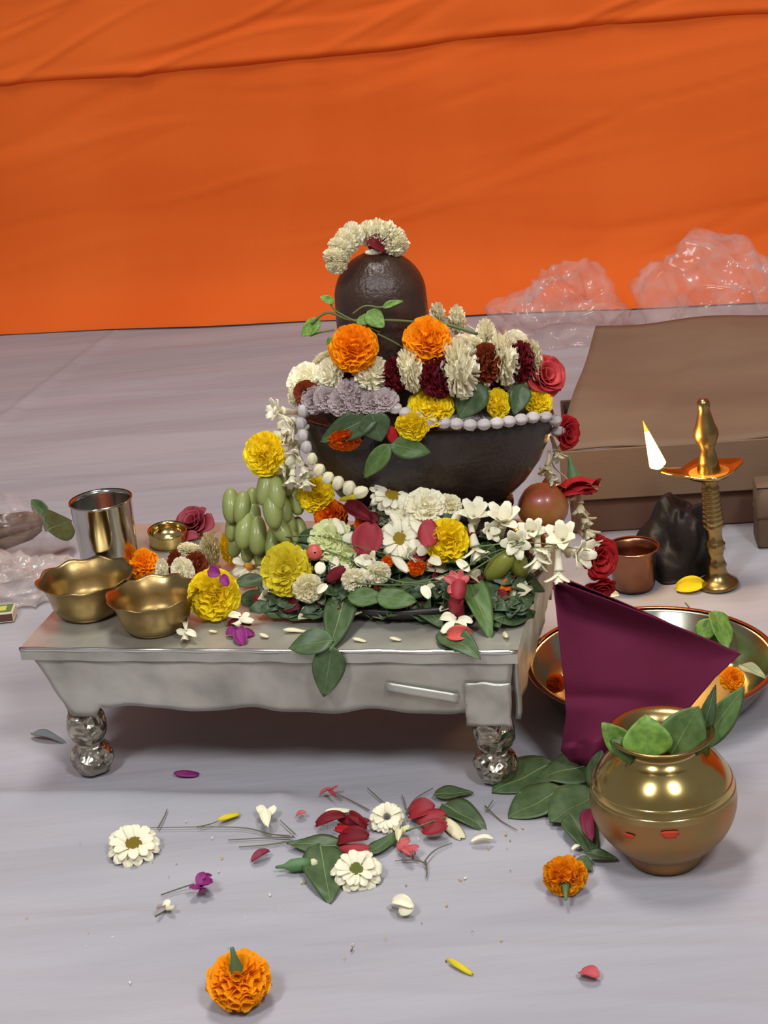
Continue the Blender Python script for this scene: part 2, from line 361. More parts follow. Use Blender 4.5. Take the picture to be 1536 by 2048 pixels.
# ------------------------------------------------------------------ foil-wrapped stool
SROT = Quaternion((0, 0, 1), YAW)
stool = thing('low_stool', 'low wooden stool wrapped in silver foil standing on the white sheet', 'stool', SA - Vector((0, 0, HS)), SROT)
def crinkle(me, amp, sc, seed=0):
    for v in me.vertices:
        n = noise.noise_vector(v.co * sc + Vector((seed, 3.1, 7))); v.co += n * amp
    me.update(); return me
def slab_grid(lo, hi, step, mats):
    mb = MB(); (x0, y0, z0), (x1, y1, z1) = lo, hi
    def face(o, du, dv):
        nu = max(1, int(Vector(du).length / step)); nv = max(1, int(Vector(dv).length / step)); o, du, dv = Vector(o), Vector(du), Vector(dv)
        v = [o + du * i / nu + dv * j / nv for i in range(nu + 1) for j in range(nv + 1)]
        mb.add(v, [(i * (nv + 1) + j, (i + 1) * (nv + 1) + j, (i + 1) * (nv + 1) + j + 1, i * (nv + 1) + j + 1) for i in range(nu) for j in range(nv)])
    X, Yv, Zv = x1 - x0, y1 - y0, z1 - z0
    face((x0, y0, z1), (X, 0, 0), (0, Yv, 0)); face((x0, y1, z0), (X, 0, 0), (0, -Yv, 0))
    face((x0, y0, z0), (X, 0, 0), (0, 0, Zv)); face((x1, y1, z0), (-X, 0, 0), (0, 0, Zv))
    face((x0, y1, z0), (0, -Yv, 0), (0, 0, Zv)); face((x1, y0, z0), (0, Yv, 0), (0, 0, Zv))
    return mb
me = slab_grid((0, 0, HS - .013), (SW, SD, HS), .008, FOIL).mesh('stool_top', FOIL); crinkle(me, .0012, 34)
part(stool, 'stool_top', me)
def apron(a, b, nrm, name, seed, la, lb, lean):
    """foil-covered apron board; its lower edge is shorter by la / lb at the two ends"""
    a, b, nrm = Vector(a), Vector(b), Vector(nrm); mb = MB(); d = (b - a).normalized(); Lw = (b - a).length
    def fn(u, v):
        w = .5 - abs(u - .5); low = .057 + (.010 if w < .07 else 0) + .0025 * math.sin(u * 23 + seed) * (1 if w > .1 else 0)
        x = la * v + (Lw - (la + lb) * v) * u
        return a + d * x - nrm * lean * v + Vector((0, 0, -low * v)) + noise.noise_vector(Vector((u * 14, v * 3, seed))) * .0020
    sheet(mb, fn, 70, 9, .005); me = mb.mesh(name, FOIL); return part(stool, name, me)
zt = HS - .0125
apron((.010, .006, zt), (SW - .006, .006, zt), (0, -1, 0), 'front_apron', 1, .030, .008, .005)
apron((SW - .004, .012, zt), (SW - .004, SD - .010, zt), (1, 0, 0), 'side_apron', 5, .004, .02, .003)
apron((.010, SD - .010, zt), (.010, .012, zt), (-1, 0, 0), 'side_apron', 9, .02, .0, .030)
apron((SW - .010, SD - .008, zt), (.012, SD - .008, zt), (0, 1, 0), 'back_apron', 13, .01, .03, .006)
legp = [(.0, 0), (.011, .0), (.015, .003), (.0185, .010), (.0195, .019), (.017, .027), (.0125, .031), (.0115, .034), (.0145, .038), (.0175, .046), (.0185, .056), (.0165, .066), (.0135, .071), (.0135, .095), (.0135, .120)]
for i, (u, v) in enumerate(((.042, .034), (.466, .036), (.466, SD - .05), (.054, SD - .05))):
    mb = MB(); lathe(mb, [(r * 1.14, z) for r, z in legp], 36, cap1=True); me = mb.mesh('leg', FOILS); crinkle(me, .0016, 95, i * 5)
    l = part(stool, 'leg', me, (u, v, .0012))
    mb = MB(); lathe(mb, [(.0164, .0), (.0170, .004), (.0167, .012), (.0160, .016)], 20, lambda r, z, a, k: (r, z + .002 * math.sin(3 * a))); part(l, 'bare_wood_band', mb.mesh('bare_wood_band', WOODB), (0, 0, .0685))
mb = MB(); tube(mb, [(x, .0008 + .0006 * math.sin(x * 90), HS - .0012) for x in [SW * i / 60 for i in range(61)]], [.0022 + .0003 * math.sin(i * .9) for i in range(61)], 10); part(stool, 'edge_highlight_strip', mb.mesh('edge_highlight_strip', FOILE))  # bright rounded strip added to make the highlight along the front top edge
# torn foil flap and a folded strip on the right end of the front apron
mb = MB(); sheet(mb, lambda u, v: Vector((SW - .054 + .044 * u, .0025 - .001 * math.sin(u * 4) * v, zt - .022 - .046 * v)) + noise.noise_vector(Vector((u * 4, v * 4, 2))) * .002, 12, 12, .0006)
part(stool, 'foil_flap', mb.mesh('foil_flap', FOIL))
mb = MB(); sheet(mb, lambda u, v: Vector((SW - .13 + .07 * u, .0028 - .001 * v, zt - .022 - .012 * u - .010 * v)), 8, 3, .0006)
part(stool, 'foil_flap', mb.mesh('foil_flap', FOIL))

# ------------------------------------------------------------------ black stone lingam on its basin
AX = AY(775, 740, 1.605); AXX, AXY = AX.x, 1.605
BC = Vector((.052, 1.605)); BA, BB = .130, .076; RZ = .318
def outline(a, s):
    c, sn = math.cos(a), math.sin(a); e = .82
    x = BA * math.copysign(abs(c) ** e, c) * s; y = BB * math.copysign(abs(sn) ** e, sn) * s
    y *= 1 - .22 * max(0, c) ** 2
    return BC.x + x, BC.y + y
lingam = thing('stone_lingam', 'black stone lingam set in an oval basin, heaped with flowers on the foil stool', 'stone idol', (AXX, AXY, HS))
def loft(levels, n=72):
    mb = MB(); v = []; f = []
    for s, z in levels:
        for i in range(n):
            x, y = outline(2 * math.pi * i / n, s); lift = .022 * max(0, (z - .236) / .082) * (1 - .5 * (1 + (x - BC.x) / BA)) + .006 * max(0, (z - .236) / .082); v.append((x - AXX, y - AXY, z + lift - HS))
    K = len(levels)
    for k in range(K - 1):
        for i in range(n):
            j = (i + 1) % n; f.append((k * n + i, k * n + j, k * n + n + j, k * n + n + i))
    f.append(tuple(range(n))[::-1]); f.append(tuple((K - 1) * n + i for i in range(n)))
    return mb.add(v, f)
STONEB = mat('basin_stone', (42, 31, 26), .30, col2=(54, 41, 34), nscale=25, bump=.4, bscale=200, spec=.5, rvar=.1)
part(lingam, 'basin', loft([(.60, .236), (.66, .241), (.76, .252), (.87, .270), (.95, .290), (.99, .306), (1.0, .314), (.985, RZ), (.95, RZ), (.92, RZ - .004), (.88, RZ - .018), (.80, RZ - .026), (.5, RZ - .026)]).mesh('basin', STONEB))
part(lingam, 'pedestal', loft([(.72, .1675), (.72, .182), (.69, .190), (.63, .202), (.60, .212), (.60, .222), (.64, .226), (.64, .232), (.60, .236)]).mesh('pedestal', STONEB))
mb = MB(); lr = .0465; prof = [(lr * .98, RZ - .030 - HS), (lr, .35 - HS), (lr * 1.0, .40 - HS), (lr * .995, .445 - HS)]
for k in range(1, 11):
    a = k / 10 * math.pi / 2; prof.append((max(lr * .99 * math.cos(a), .0002), .455 - HS + .0455 * math.sin(a)))
lathe(mb, prof, 48); me = mb.mesh('shaft', STONE)
for v in me.vertices: v.co += Vector(noise.noise_vector(v.co * 24)) * .0007
part(lingam, 'shaft', me)
# black round tray below it
mb = MB(); lathe(mb, [(.0, 0), (.105, 0), (.128, .004), (.135, .012), (.136, .016), (.130, .016), (.122, .008), (.0, .007)], 56)
c = Vector((.034, 1.600, HS + .001))
solo('stone_tray', mb.mesh('stone_tray', STONE2), 'flat black tray under the stone lingam, half hidden by leaves', 'tray', c)

# ------------------------------------------------------------------ plant builders (unit size, scaled on placing)
def petal_grid(L, w, cup, curl, tipw=.5, ruff=0, ph=0, n=(3, 3), pinch=.25):
    """points of one petal along +X (radial), width along Y, normal Z"""
    nu, nv = n; g = []
    for i in range(nu + 1):
        t = i / nu; ww = w * (pinch + (1 - pinch) * math.sin(min(1, t * (1.0 + tipw) / 1.5) * math.pi * (.5 + .5 * (1 - tipw)) if t else 0)) 
        for j in range(nv + 1):
            s = j / nv * 2 - 1
            z = curl * t * t + cup * s * s * (.3 + .7 * t) + ruff * math.sin(s * 7 + ph) * t
            g.append(Vector((L * t - abs(s) * ruff * .5 * t, ww * s * .5, z)))
    f = [(i * (nv + 1) + j, (i + 1) * (nv + 1) + j, (i + 1) * (nv + 1) + j + 1, i * (nv + 1) + j + 1) for i in range(nu) for j in range(nv)]
    return g, f
def pom(seed, layers, col, flat=.8, bot=-.35, pw=.42, ruff=.10, r0=.25, tip=.9, core=.72):
    """dense ball of ruffled petals, unit radius"""
    rd = random.Random(seed); mb = MB()
    lathe(mb, [(.001, -core * flat * .7), (core * .8, -core * flat * .45), (core * .97, 0), (core * .8, core * flat * .6), (.001, core * flat)], 14)
    for k in range(layers):
        th = (1 - k / (layers - 1)) * (math.pi / 2 - math.asin(max(-1, bot))) - 0 if False else math.radians(4) + k / (layers - 1) * (math.pi / 2 + math.asin(min(1, -bot)) - math.radians(4))
        n = max(4, int(2 * math.pi * math.sin(th) / (pw * .62)))
        for i in range(n):
            a = 2 * math.pi * (i + .5 * (k % 2)) / n + rd.uniform(-.12, .12); t2 = th + rd.uniform(-.09, .09)
            d = Vector((math.sin(t2) * math.cos(a), math.sin(t2) * math.sin(a), math.cos(t2) * flat))
            Lp = 1.0 * rd.uniform(.9, 1.06)
            x = d.normalized(); y = Vector((-math.sin(a), math.cos(a), 0)); y = (y + Vector((0, 0, rd.uniform(-.35, .35)))).normalized(); z = x.cross(y).normalized(); y = z.cross(x)
            g, f = petal_grid(Lp * d.length * (1 - r0), pw * rd.uniform(.8, 1.15), rd.uniform(-.02, .05), rd.uniform(-.05, .16), tip, ruff, rd.uniform(0, 6))
            mb.add([d * r0 + x * p.x + y * p.y + z * p.z for p in g], f)
    return mb.mesh('petals', col)
def calyx_mesh():
    mb = MB(); lathe(mb, [(.001, -1.0), (.10, -.98), (.14, -.6), (.24, -.25), (.34, .05), (.36, .2)], 12, lambda r, z, a, k: (r * (1 + .06 * math.cos(6 * a)), z)); return mb.mesh('calyx', mat('calyx_green', (88, 118, 74), .6, var=.1))
def marigold(label, pos, rad, axis, col=ORG, seed=0, calyx=True, group=None, flat=1.0, spin=0, name='marigold', clen=.9, full=False):
    v = seed % 3
    me = cached(('mg', col.name, v, full), lambda: pom(11 + v, 12 if full else 9, col, .82, -.93 if full else -.45, .40, .12))
    o = thing(name, label, 'flower', pos, qaim(axis, spin + seed), (rad, rad, rad * flat), group)
    part(o, 'petals', me)
    if calyx: part(o, 'calyx', cached('calyx', calyx_mesh), (0, 0, -.52), None, (.62, .62, clen))
    return o
def pompon_mesh(col, v=0, bot=-.9):
    return cached(('pp', col.name, v, bot), lambda: pom(31 + v, 9, col, .72, bot, .30, .05, .2, .6, .66))
def tub_mesh(col, v=0):
    def f():
        rd = random.Random(v); mb = MB()
        lathe(mb, [(.001, -1.0), (.12, -.98), (.14, -.5), (.20, -.05), (.25, .05), (.001, .06)], 10)
        for i in range(6):
            a = i * math.pi / 3 + rd.uniform(-.15, .15); up = rd.uniform(.85, 1.38)
            x = Vector((math.cos(a) * math.cos(up), math.sin(a) * math.cos(up), math.sin(up))); y = Vector((-math.sin(a), math.cos(a), 0)); z = x.cross(y)
            def fn(u, w):
                s = w * 2 - 1; ww = .48 * (math.sin(math.pi * (.15 + .70 * u)) ** .8)
                return x * (.10 + .80 * u) + y * s * ww * .5 + z * (-.25 * u * u + .10 * s * s) + Vector((0, 0, -.02))
            sheet(mb, fn, 4, 2, .03)
        return mb.mesh('blossom', col)
    return cached(('tub', col.name, v), f)
def bud_mesh(col):
    def f():
        mb = MB(); lathe(mb, [(.001, -1), (.45, -.92), (.82, -.5), (.95, 0), (.82, .5), (.4, .92), (.001, 1)], 20, lambda r, z, a, k: (r * (1 + .12 * math.cos(5 * a)), z)); return mb.mesh('bud', col)
    return cached(('bud', col.name), f)
def ray_petal(col, v=0):
    def f():
        mb = MB()
        def fn(u, w):
            s = w * 2 - 1; ww = .36 * (.45 + .55 * math.sin(math.pi * min(1, .1 + .62 * u))) * (1 if u < .86 else (1 - (u - .86) / .14 * .55))
            return Vector((.26 + .74 * u, ww * s * .5, .10 * math.sin(u * 2.6) + .05 * s * s - .10 * u * u * (1 + v * .5)))
        sheet(mb, fn, 6, 4, .03); return mb.mesh('petal', col)
    return cached(('rp', col.name, v), f)
def daisy(label, pos, rad, axis, seed=0, disc=DISC, col=WHT, np_=14, rows=2, name='daisy', group=None, discr=.46):
    rd = random.Random(seed); o = thing(name, label, 'flower', pos, qaim(axis, seed), rad, group)
    for r_ in range(rows):
        n = np_ - r_ * 2
        for i in range(n):
            a = 2 * math.pi * (i + .5 * r_) / n + rd.uniform(-.08, .08); q = Quaternion((0, 0, 1), a) @ Quaternion((0, 1, 0), rd.uniform(-.12, .15) - .30 * r_) @ Quaternion((1, 0, 0), rd.uniform(-.3, .3))
            s = rd.uniform(.9, 1.04) * (1 - .14 * r_); part(o, 'petal', ray_petal(col, i % 2), (0, 0, .03 * r_), q, (s, s * 1.15, s))
    def fd():
        mb = MB(); lathe(mb, [(.98, -.3), (1, 0), (.9, .28), (.6, .42), (.25, .38), (.001, .36)], 20); me = mb.mesh('flower_center', disc)
        for v in me.vertices: v.co += Vector(noise.noise_vector(v.co * 6)) * .08
        return me
    part(o, 'flower_center', cached(('dc', disc.name), fd), (0, 0, .08), None, (discr, discr, discr * .6))
    return o
def rose_petal(col, v=0):
    def f():
        mb = MB(); rd = random.Random(v)
        def fn(u, w):
            s = w * 2 - 1; ww = (.25 + .85 * math.sin(min(1, u * 1.15) * math.pi * .58))
            return Vector((s * ww * .5, -.34 * s * s * (.4 + .6 * u) + .10 * u * u + .28 * max(0, u - .6) ** 1.5 * (1 if v == 0 else 1.8), u * .92 - .12 * s * s * u + .025 * math.sin(s * 5 + v)))
        sheet(mb, fn, 6, 6, .025); return mb.mesh('petal', col)
    return cached(('rs', col.name, v), f)
def rose(label, pos, rad, axis, col=RED, seed=0, calyx=True, group=None, open_=1.0, name='rose', parent=None):
    rd = random.Random(seed)
    if parent is None: o = thing(name, label, 'flower', pos, qaim(axis, seed), rad, group)
    else:
        o = part(parent, name, None, pos, qaim(axis, seed), rad)
    for ring, (n, tilt, r0, s) in enumerate(((3, .05, .10, .95), (4, .28, .18, 1.1), (5, .62, .24, 1.2), (5, .98, .24, 1.15))):
        for i in range(n):
            a = 2 * math.pi * (i + .4 * ring) / n + rd.uniform(-.2, .2)
            q = Quaternion((0, 0, 1), a - math.pi / 2) @ Quaternion((1, 0, 0), -(tilt * open_ + rd.uniform(-.08, .08)))
            # petal faces inwards: its hollow side (-Y) towards the axis
            part(o, 'petal', rose_petal(col, ring % 2), (math.cos(a) * r0, math.sin(a) * r0, -.35), q, s * rd.uniform(.92, 1.05))
    if calyx: part(o, 'calyx', cached('calyx', calyx_mesh), (0, 0, -.45), None, (.9, .9, .9))
    return o
def leaf_mesh(v, m, point=1.0, ripple=.02):
    def f():
        mb = MB(); bend = (.10, .22, -.08, .32)[v % 4]; fold = (.10, .16, .05, .12)[v % 4]
        def fn(u, w):
            s = w * 2 - 1; ww = math.sin(math.pi * u ** .80) ** .72 * (1 - .22 * u) if 0 < u < 1 else .02
            return Vector((s * ww * .5, u, -bend * u * u + bend * .5 * u + fold * abs(s) * ww * .5 + ripple * math.sin(u * 9 + s * 2 + v)))
        sheet(mb, fn, 14, 8, .008); me = mb.mesh('leaf', m); return me
    return cached(('leaf', v % 4, m.name), f)
def vein_mesh(v):
    def f():
        mb = MB(); bend = (.10, .22, -.08, .32)[v % 4]
        tube(mb, [(0, u, -bend * u * u + bend * .5 * u + .02 * math.sin(u * 9 + v) + .006) for u in [i / 12 for i in range(13)]], [.012 * (1 - .7 * i / 12) for i in range(13)], 5); return mb.mesh('midrib', VEIN)
    return cached(('vein', v % 4), f)
def frame_yz(y, n):
    y = Vector(y).normalized(); n = Vector(n); z = (n - y * n.dot(y)).normalized(); x = y.cross(z)
    return Matrix((x, y, z)).transposed().to_quaternion()
CAMN = Vector((0, -.80, .60)); UP = Vector((0, 0, 1))
def leaf(label, base, tip, wpx, nrm=CAMN, v=0, m=LEAFD, parent=None, group=None, name='leaf', cat='leaf'):
    base, tip = Vector(base), Vector(tip); L = (tip - base).length; w = wpx * pxs((base + tip) / 2 + (Vector(parent.location) if parent else Vector()))
    q = frame_yz(tip - base, nrm)
    if parent is not None: o = part(parent, name, leaf_mesh(v, m), base, q, (w, L, L))
    else: o = thing(name, label, cat, base, q, (w, L, L), group); part(o, 'blade', leaf_mesh(v, m))
    part(o, 'midrib', vein_mesh(v), (0, 0, 0), None, (L / w * .9, 1, 1))
    return o
def flat_petal(v, m):
    def f():
        mb = MB()
        def fn(u, w):
            s = w * 2 - 1; ww = (math.sin(math.pi * min(.999, .06 + .90 * u)) ** .55)
            return Vector((s * ww * .5, u + .03 * math.sin(s * 6 + v), .22 * s * s * ww * (1 if v % 2 == 0 else -.6) + .14 * math.sin(u * 3 + v) + .03 * math.sin(s * 4 + u * 6)))
        sheet(mb, fn, 8, 6, .02); return mb.mesh('petal', m)
    return cached(('fp', v % 4, m.name), f)
def petal(label, base, tip, wpx, m, nrm=UP, v=0, group=None, parent=None, cat='petal'):
    base, tip = Vector(base), Vector(tip); L = (tip - base).length; w = wpx * pxs(base + (Vector(parent.location) if parent else Vector())); q = frame_yz(tip - base, nrm)
    if parent is not None: return part(parent, 'petal', flat_petal(v, m), base, q, (w, L, L * .8))
    return solo('flower_petal', flat_petal(v, m), label, cat, base, q, (w, L, L * .8), group)
def stems(parent, name, pts, r=.0008, m=STEM):
    p0 = parent.matrix_world if False else None
    mb = MB(); tube(mb, smooth_path(pts), r, 5); return part(parent, name, mb.mesh(name, m))
def twig(label, paths, r=.0007, m=TWIG, group=None):
    o = thing('grass_sprig', label, 'grass sprig', paths[0][0]); o0 = Vector(paths[0][0])
    for p in paths:
        mb = MB(); pp = smooth_path([Vector(x) - o0 for x in p], 4); tube(mb, pp, [r * (1 - .6 * i / len(pp)) for i in range(len(pp))], 5); part(o, 'stem', mb.mesh('stem', m))
    if group: o['group'] = group
    return o
def C2(p, k=1): return (CAM - Vector(p)).normalized()

# ------------------------------------------------------------------ flowers on the lingam
# short white garland looped over the top
YT = 1.600
path = [(674, 532, 1.573), (673, 514, 1.576), (681, 497, 1.580), (693, 482, 1.586), (706, 470, 1.592), (736, 467, YT), (754, 464, YT), (772, 467, YT), (786, 477, YT), (793, 491, 1.596)]
g = thing('flower_garland', 'short white flower garland looped over the top of the stone lingam', 'garland', AY(735, 505, 1.6)); g0 = Vector(g.location)
for i, (x, y, Yv) in enumerate(path):
    p = AY(x, y, Yv); a = AY(*path[max(i - 1, 0)][:2], path[max(i - 1, 0)][2]); b = AY(*path[min(i + 1, len(path) - 1)][:2], path[min(i + 1, len(path) - 1)][2])
    part(g, 'white_bloom', pompon_mesh(WHT, i % 3), p - g0, qaim(b - a, i), .0135 if i != 0 else .011)
mb = MB(); tube(mb, smooth_path([AY(*q[:2], q[2]) - g0 for q in path]), .0009, 5); part(g, 'string', mb.mesh('string', STRING))
for bx, tx, w, m, v in (((735, 478), (775, 500), 34, MAR, 0), ((752, 476), (745, 505), 30, MAR, 1), ((704, 482), (722, 476), 14, MAR, 2), ((730, 506), (765, 500), 14, WHT, 1)):
    petal(None, AY(*bx, YT - .010) - g0, AY(*tx, YT - .006) - g0, w, m, CAMN, v, parent=g)

# leafy sprig laid across the shaft
LF = 1.549
sp = thing('leaf_sprig', 'green leafy sprig with round leaves lying across the stone shaft', 'sprig', AY(740, 640, LF)); s0 = Vector(sp.location)
def sprg(pts, r=.0009, m=STEM): mb = MB(); tube(mb, smooth_path([AY(*q[:2], q[2]) - s0 for q in pts]), r, 5); part(sp, 'stem', mb.mesh('stem', m))
sprg([(622, 648, 1.552), (655, 625, 1.551), (700, 640, 1.548), (760, 640, 1.544), (820, 643, 1.552), (880, 650, 1.562)], .0013)
sprg([(660, 605, 1.552), (672, 622, 1.550), (715, 645, 1.546), (760, 665, 1.543)]); sprg([(705, 628, 1.548), (730, 612, 1.546), (760, 615, 1.545), (780, 610, 1.545)])
sprg([(668, 660, 1.550), (640, 665, 1.552), (620, 672, 1.553)]); sprg([(850, 640, 1.556), (890, 648, 1.560), (955, 668, 1.565)], .0016)
sprg([(755, 668, 1.541), (780, 680, 1.545), (808, 696, 1.55)])
for b, t, w, v in (((640, 640, 1.552), (602, 672, 1.553), 36, 0), ((668, 606, 1.552), (640, 592, 1.552), 20, 1), ((735, 622, 1.545), (768, 655, 1.538), 42, 2), ((720, 632, 1.546), (735, 648, 1.54), 34, 0), ((765, 615, 1.545), (806, 600, 1.544), 16, 1), ((668, 678, 1.55), (652, 690, 1.552), 22, 3)):
    leaf(None, AY(*b) - s0, AY(*t) - s0, w, CAMN, v, LEAFL, parent=sp)

marigold('orange marigold leaning on the left front of the stone shaft', AY(708, 696, 1.537), .0245, (-.15, -.9, .35), ORG, 1, False)
marigold('orange marigold at the right of the stone shaft', AY(855, 682, 1.543), .0245, (.25, -.8, .55), ORG, 2, True, flat=.95)

# thick garland round the rim, white blooms alternating with maroon ones
def garland(label, items, name='flower_garland', string=True, strpts=None):
    p0 = AY(*items[0][1:3], items[0][3]); o = thing(name, label, 'garland', p0); P = []
    for i, it in enumerate(items):
        k, x, y, Yv, rp, ax = it[:6]; p = AY(x, y, Yv); P.append(p); r = rp * pxs(p) * (1.22 if k in 'WMCBL' else 1.18 if k in ('T', 'TC') else 1); it = it[:6] + ((it[6] * 1.45,) if len(it) > 6 and k in 'WMCB' else it[6:]); q = qaim(ax, i * 1.3)
        if k == 'W': part(o, 'white_bloom', pompon_mesh(WHT, i % 3), p - p0, q, (r, r, r * it[6] if len(it) > 6 else r * .8))
        elif k == 'C': part(o, 'cream_bloom', pompon_mesh(CRM, i % 3), p - p0, q, (r, r, r * it[6] if len(it) > 6 else r * .8))
        elif k == 'M': part(o, 'maroon_bloom', pompon_mesh(MAR, i % 3), p - p0, q, (r, r, r * it[6] if len(it) > 6 else r * .6))
        elif k == 'B': part(o, 'maroon_bloom', pompon_mesh(BRK, i % 3), p - p0, q, (r, r, r * it[6] if len(it) > 6 else r * .6))
        elif k == 'T': part(o, 'blossom', tub_mesh(WHT, i % 4), p - p0, q, r)
        elif k == 'TC': part(o, 'blossom', tub_mesh(CRM, i % 4), p - p0, q, r)
        elif k == 'R': rose(None, p - p0, r, ax, RED, i, it[6] if len(it) > 6 else False, parent=o)
        elif k == 'b': part(o, 'bud', bud_mesh(LILW), p - p0, q, (r * .85, r * .85, r))
        elif k == 'bc': part(o, 'bud', bud_mesh(CRM), p - p0, q, (r * .8, r * .8, r))
        elif k == 'L': part(o, 'lilac_bloom', pompon_mesh(LIL, i % 3), p - p0, q, (r, r, r * .8))
    if string:
        mb = MB(); tube(mb, smooth_path([q - p0 for q in (strpts or P)], 4), .0009, 5); part(o, 'string', mb.mesh('string', STRING))
    return o
garland('thick white and maroon flower garland resting on the basin rim around the shaft', [
    ('W', 648, 722, 1.585, 22, (-.4, .5, .6)), ('W', 612, 762, 1.572, 34, (-.3, -.5, .5)), ('B', 613, 786, 1.553, 22, (-.2, -.95, .1)), ('W', 590, 790, 1.566, 20, (-1, -.2, .2)),
    ('W', 663, 748, 1.552, 30, (-.7, -.6, .3)), ('M', 700, 755, 1.548, 24, (1, -.3, 0)), ('W', 742, 748, 1.540, 32, (.5, -.5, .5), .9), ('M', 792, 748, 1.536, 30, (1, -.4, .1), .7),
    ('W', 820, 738, 1.534, 40, (1, -.12, .1), .55), ('M', 876, 752, 1.530, 37, (.6, -.75, .1), .75), ('W', 920, 736, 1.536, 52, (1, -.35, .1), .6),
    ('B', 970, 726, 1.548, 34, (.6, -.7, .1), .7), ('W', 1008, 716, 1.562, 46, (1, -.25, .1), .52), ('M', 1040, 724, 1.572, 36, (.8, -.5, .1), .6),
    ('C', 1062, 722, 1.588, 38, (1, -.2, .1), .5), ('W', 948, 768, 1.566, 30, (.3, -.6, .6)), ('M', 990, 764, 1.574, 26, (.4, -.6, .5)), ('W', 1030, 762, 1.580, 28, (.3, -.6, .6)), ('C', 1066, 768, 1.592, 26, (.3, -.6, .6)), ('W', 690, 728, 1.575, 26, (-.3, -.2, .9)), ('W', 866, 700, 1.580, 28, (.2, -.2, .9)), ('W', 940, 690, 1.600, 30, (.4, .2, .8)), ('C', 900, 790, 1.550, 26, (.3, -.6, .6)), ('W', 1030, 690, 1.625, 26, (.5, .8, 0)), ('W', 972, 672, 1.655, 30, (-1, .3, 0)), ('W', 915, 640, 1.672, 26, (-1, 0, 0)), ('W', 876, 632, 1.672, 24, (-1, 0, 0))])
# lilac crown-flower garland: open blooms on the left, a row of buds along the front rim
items = [('L', 628, 800, 1.548, 24, (-.3, -.8, .3)), ('L', 655, 798, 1.540, 24, (0, -.8, .5)), ('L', 684, 806, 1.532, 25, (0, -.8, .5)), ('L', 716, 800, 1.530, 25, (.2, -.8, .5)), ('L', 700, 780, 1.534, 22, (0, -.8, .6)), ('L', 746, 806, 1.526, 24, (0, -.8, .5)), ('L', 772, 800, 1.524, 22, (0, -.8, .5))]
for x, y, Yv in ((790, 816, 1.522), (812, 826, 1.520), (836, 834, 1.518), (862, 840, 1.517), (888, 845, 1.517), (913, 847, 1.518), (940, 849, 1.519), (968, 848, 1.521), (994, 845, 1.524), (1018, 842, 1.530), (1042, 838, 1.538), (1066, 834, 1.550), (1090, 832, 1.564), (1110, 840, 1.580), (1116, 862, 1.592)):
    items.append(('b', x, y, Yv, 14.5, (1, 0, -.05)))
garland('garland of lilac crown flowers and ribbed buds strung along the front of the basin rim', items)
garland('string of faded lilac and beige buds hanging down the left of the basin', [('b', 606, 822, 1.545, 14, (0, -.3, 1)), ('b', 602, 846, 1.545, 14, (0, -.3, 1)), ('b', 606, 870, 1.543, 14, (.1, -.3, 1)), ('b', 613, 894, 1.540, 14, (.2, -.3, 1)), ('bc', 624, 918, 1.536, 14, (.3, -.3, 1)),
    ('bc', 638, 940, 1.530, 15, (.5, -.3, .6)), ('bc', 656, 956, 1.524, 15, (.5, -.3, .6)), ('bc', 676, 966, 1.518, 16, (.4, -.3, .8)), ('bc', 698, 976, 1.512, 17, (.4, -.3, .8)), ('bc', 722, 984, 1.506, 16, (.9, -.2, .3))])

marigold('yellow marigold on the front of the basin rim beside the lilac blooms', AY(860, 816, 1.532), .0235, (0, -.5, .85), YEL, 3, False, flat=.8)
marigold('yellow marigold hanging below the string of lilac buds', AY(824, 852, 1.519), .017, (-.2, -.85, -.3), YEL, 4, False, flat=.7)
marigold('small yellow marigold on edge between two dark leaves on the rim', AY(996, 808, 1.548), .0165, (.75, -.65, .2), YEL, 5, False, flat=.6)
marigold('yellow marigold at the right end of the basin rim', AY(1076, 803, 1.572), .0155, (.2, -.7, .6), YEL, 6, False, flat=.8)
marigold('deep orange marigold tucked under leaves at the left of the basin', AY(690, 880, 1.530), .017, (0, -.7, -.7), ORGD, 7, False, flat=.6)
leaf('broad dark leaf standing on the rim in front of the white garland', AY(962, 762, 1.542), AY(918, 838, 1.528), 74, (.1, -.9, .3), 0)
leaf('dark leaf on the rim between two yellow marigolds', AY(1046, 768, 1.562), AY(1030, 828, 1.545), 48, (.1, -.9, .3), 1)
leaf('long dark leaf drooping over the left side of the basin', AY(760, 826, 1.520), AY(636, 884, 1.528), 62, (-.1, -.9, .3), 1)
leaf('dark leaf over the basin just left of the lowest yellow marigold', AY(742, 824, 1.517), AY(762, 884, 1.514), 68, (0, -.95, .2), 0)
o = thing('leaf_pair', 'pair of smooth green leaves hanging on the dark basin front', 'leaf', AY(780, 888, 1.518)); p0 = Vector(o.location)
leaf(None, Vector((0, 0, 0)), AY(862, 906, 1.516) - p0, 50, (0, -.95, .3), 0, LEAF, parent=o); leaf(None, Vector((0, 0, 0)), AY(726, 958, 1.520) - p0, 44, (0, -.95, .3), 1, LEAF, parent=o)
petal('red petal caught above the leaf pair on the basin', AY(780, 852, 1.520), AY(790, 888, 1.517), 24, RED, CAMN, 1)
rose('light red rose at the far right end of the rim garland', AY(1090, 752, 1.585), .019, (.5, -.6, .4), mat('light_red_petal', (206, 60, 62), .6, var=.1, trans=.2), 3)

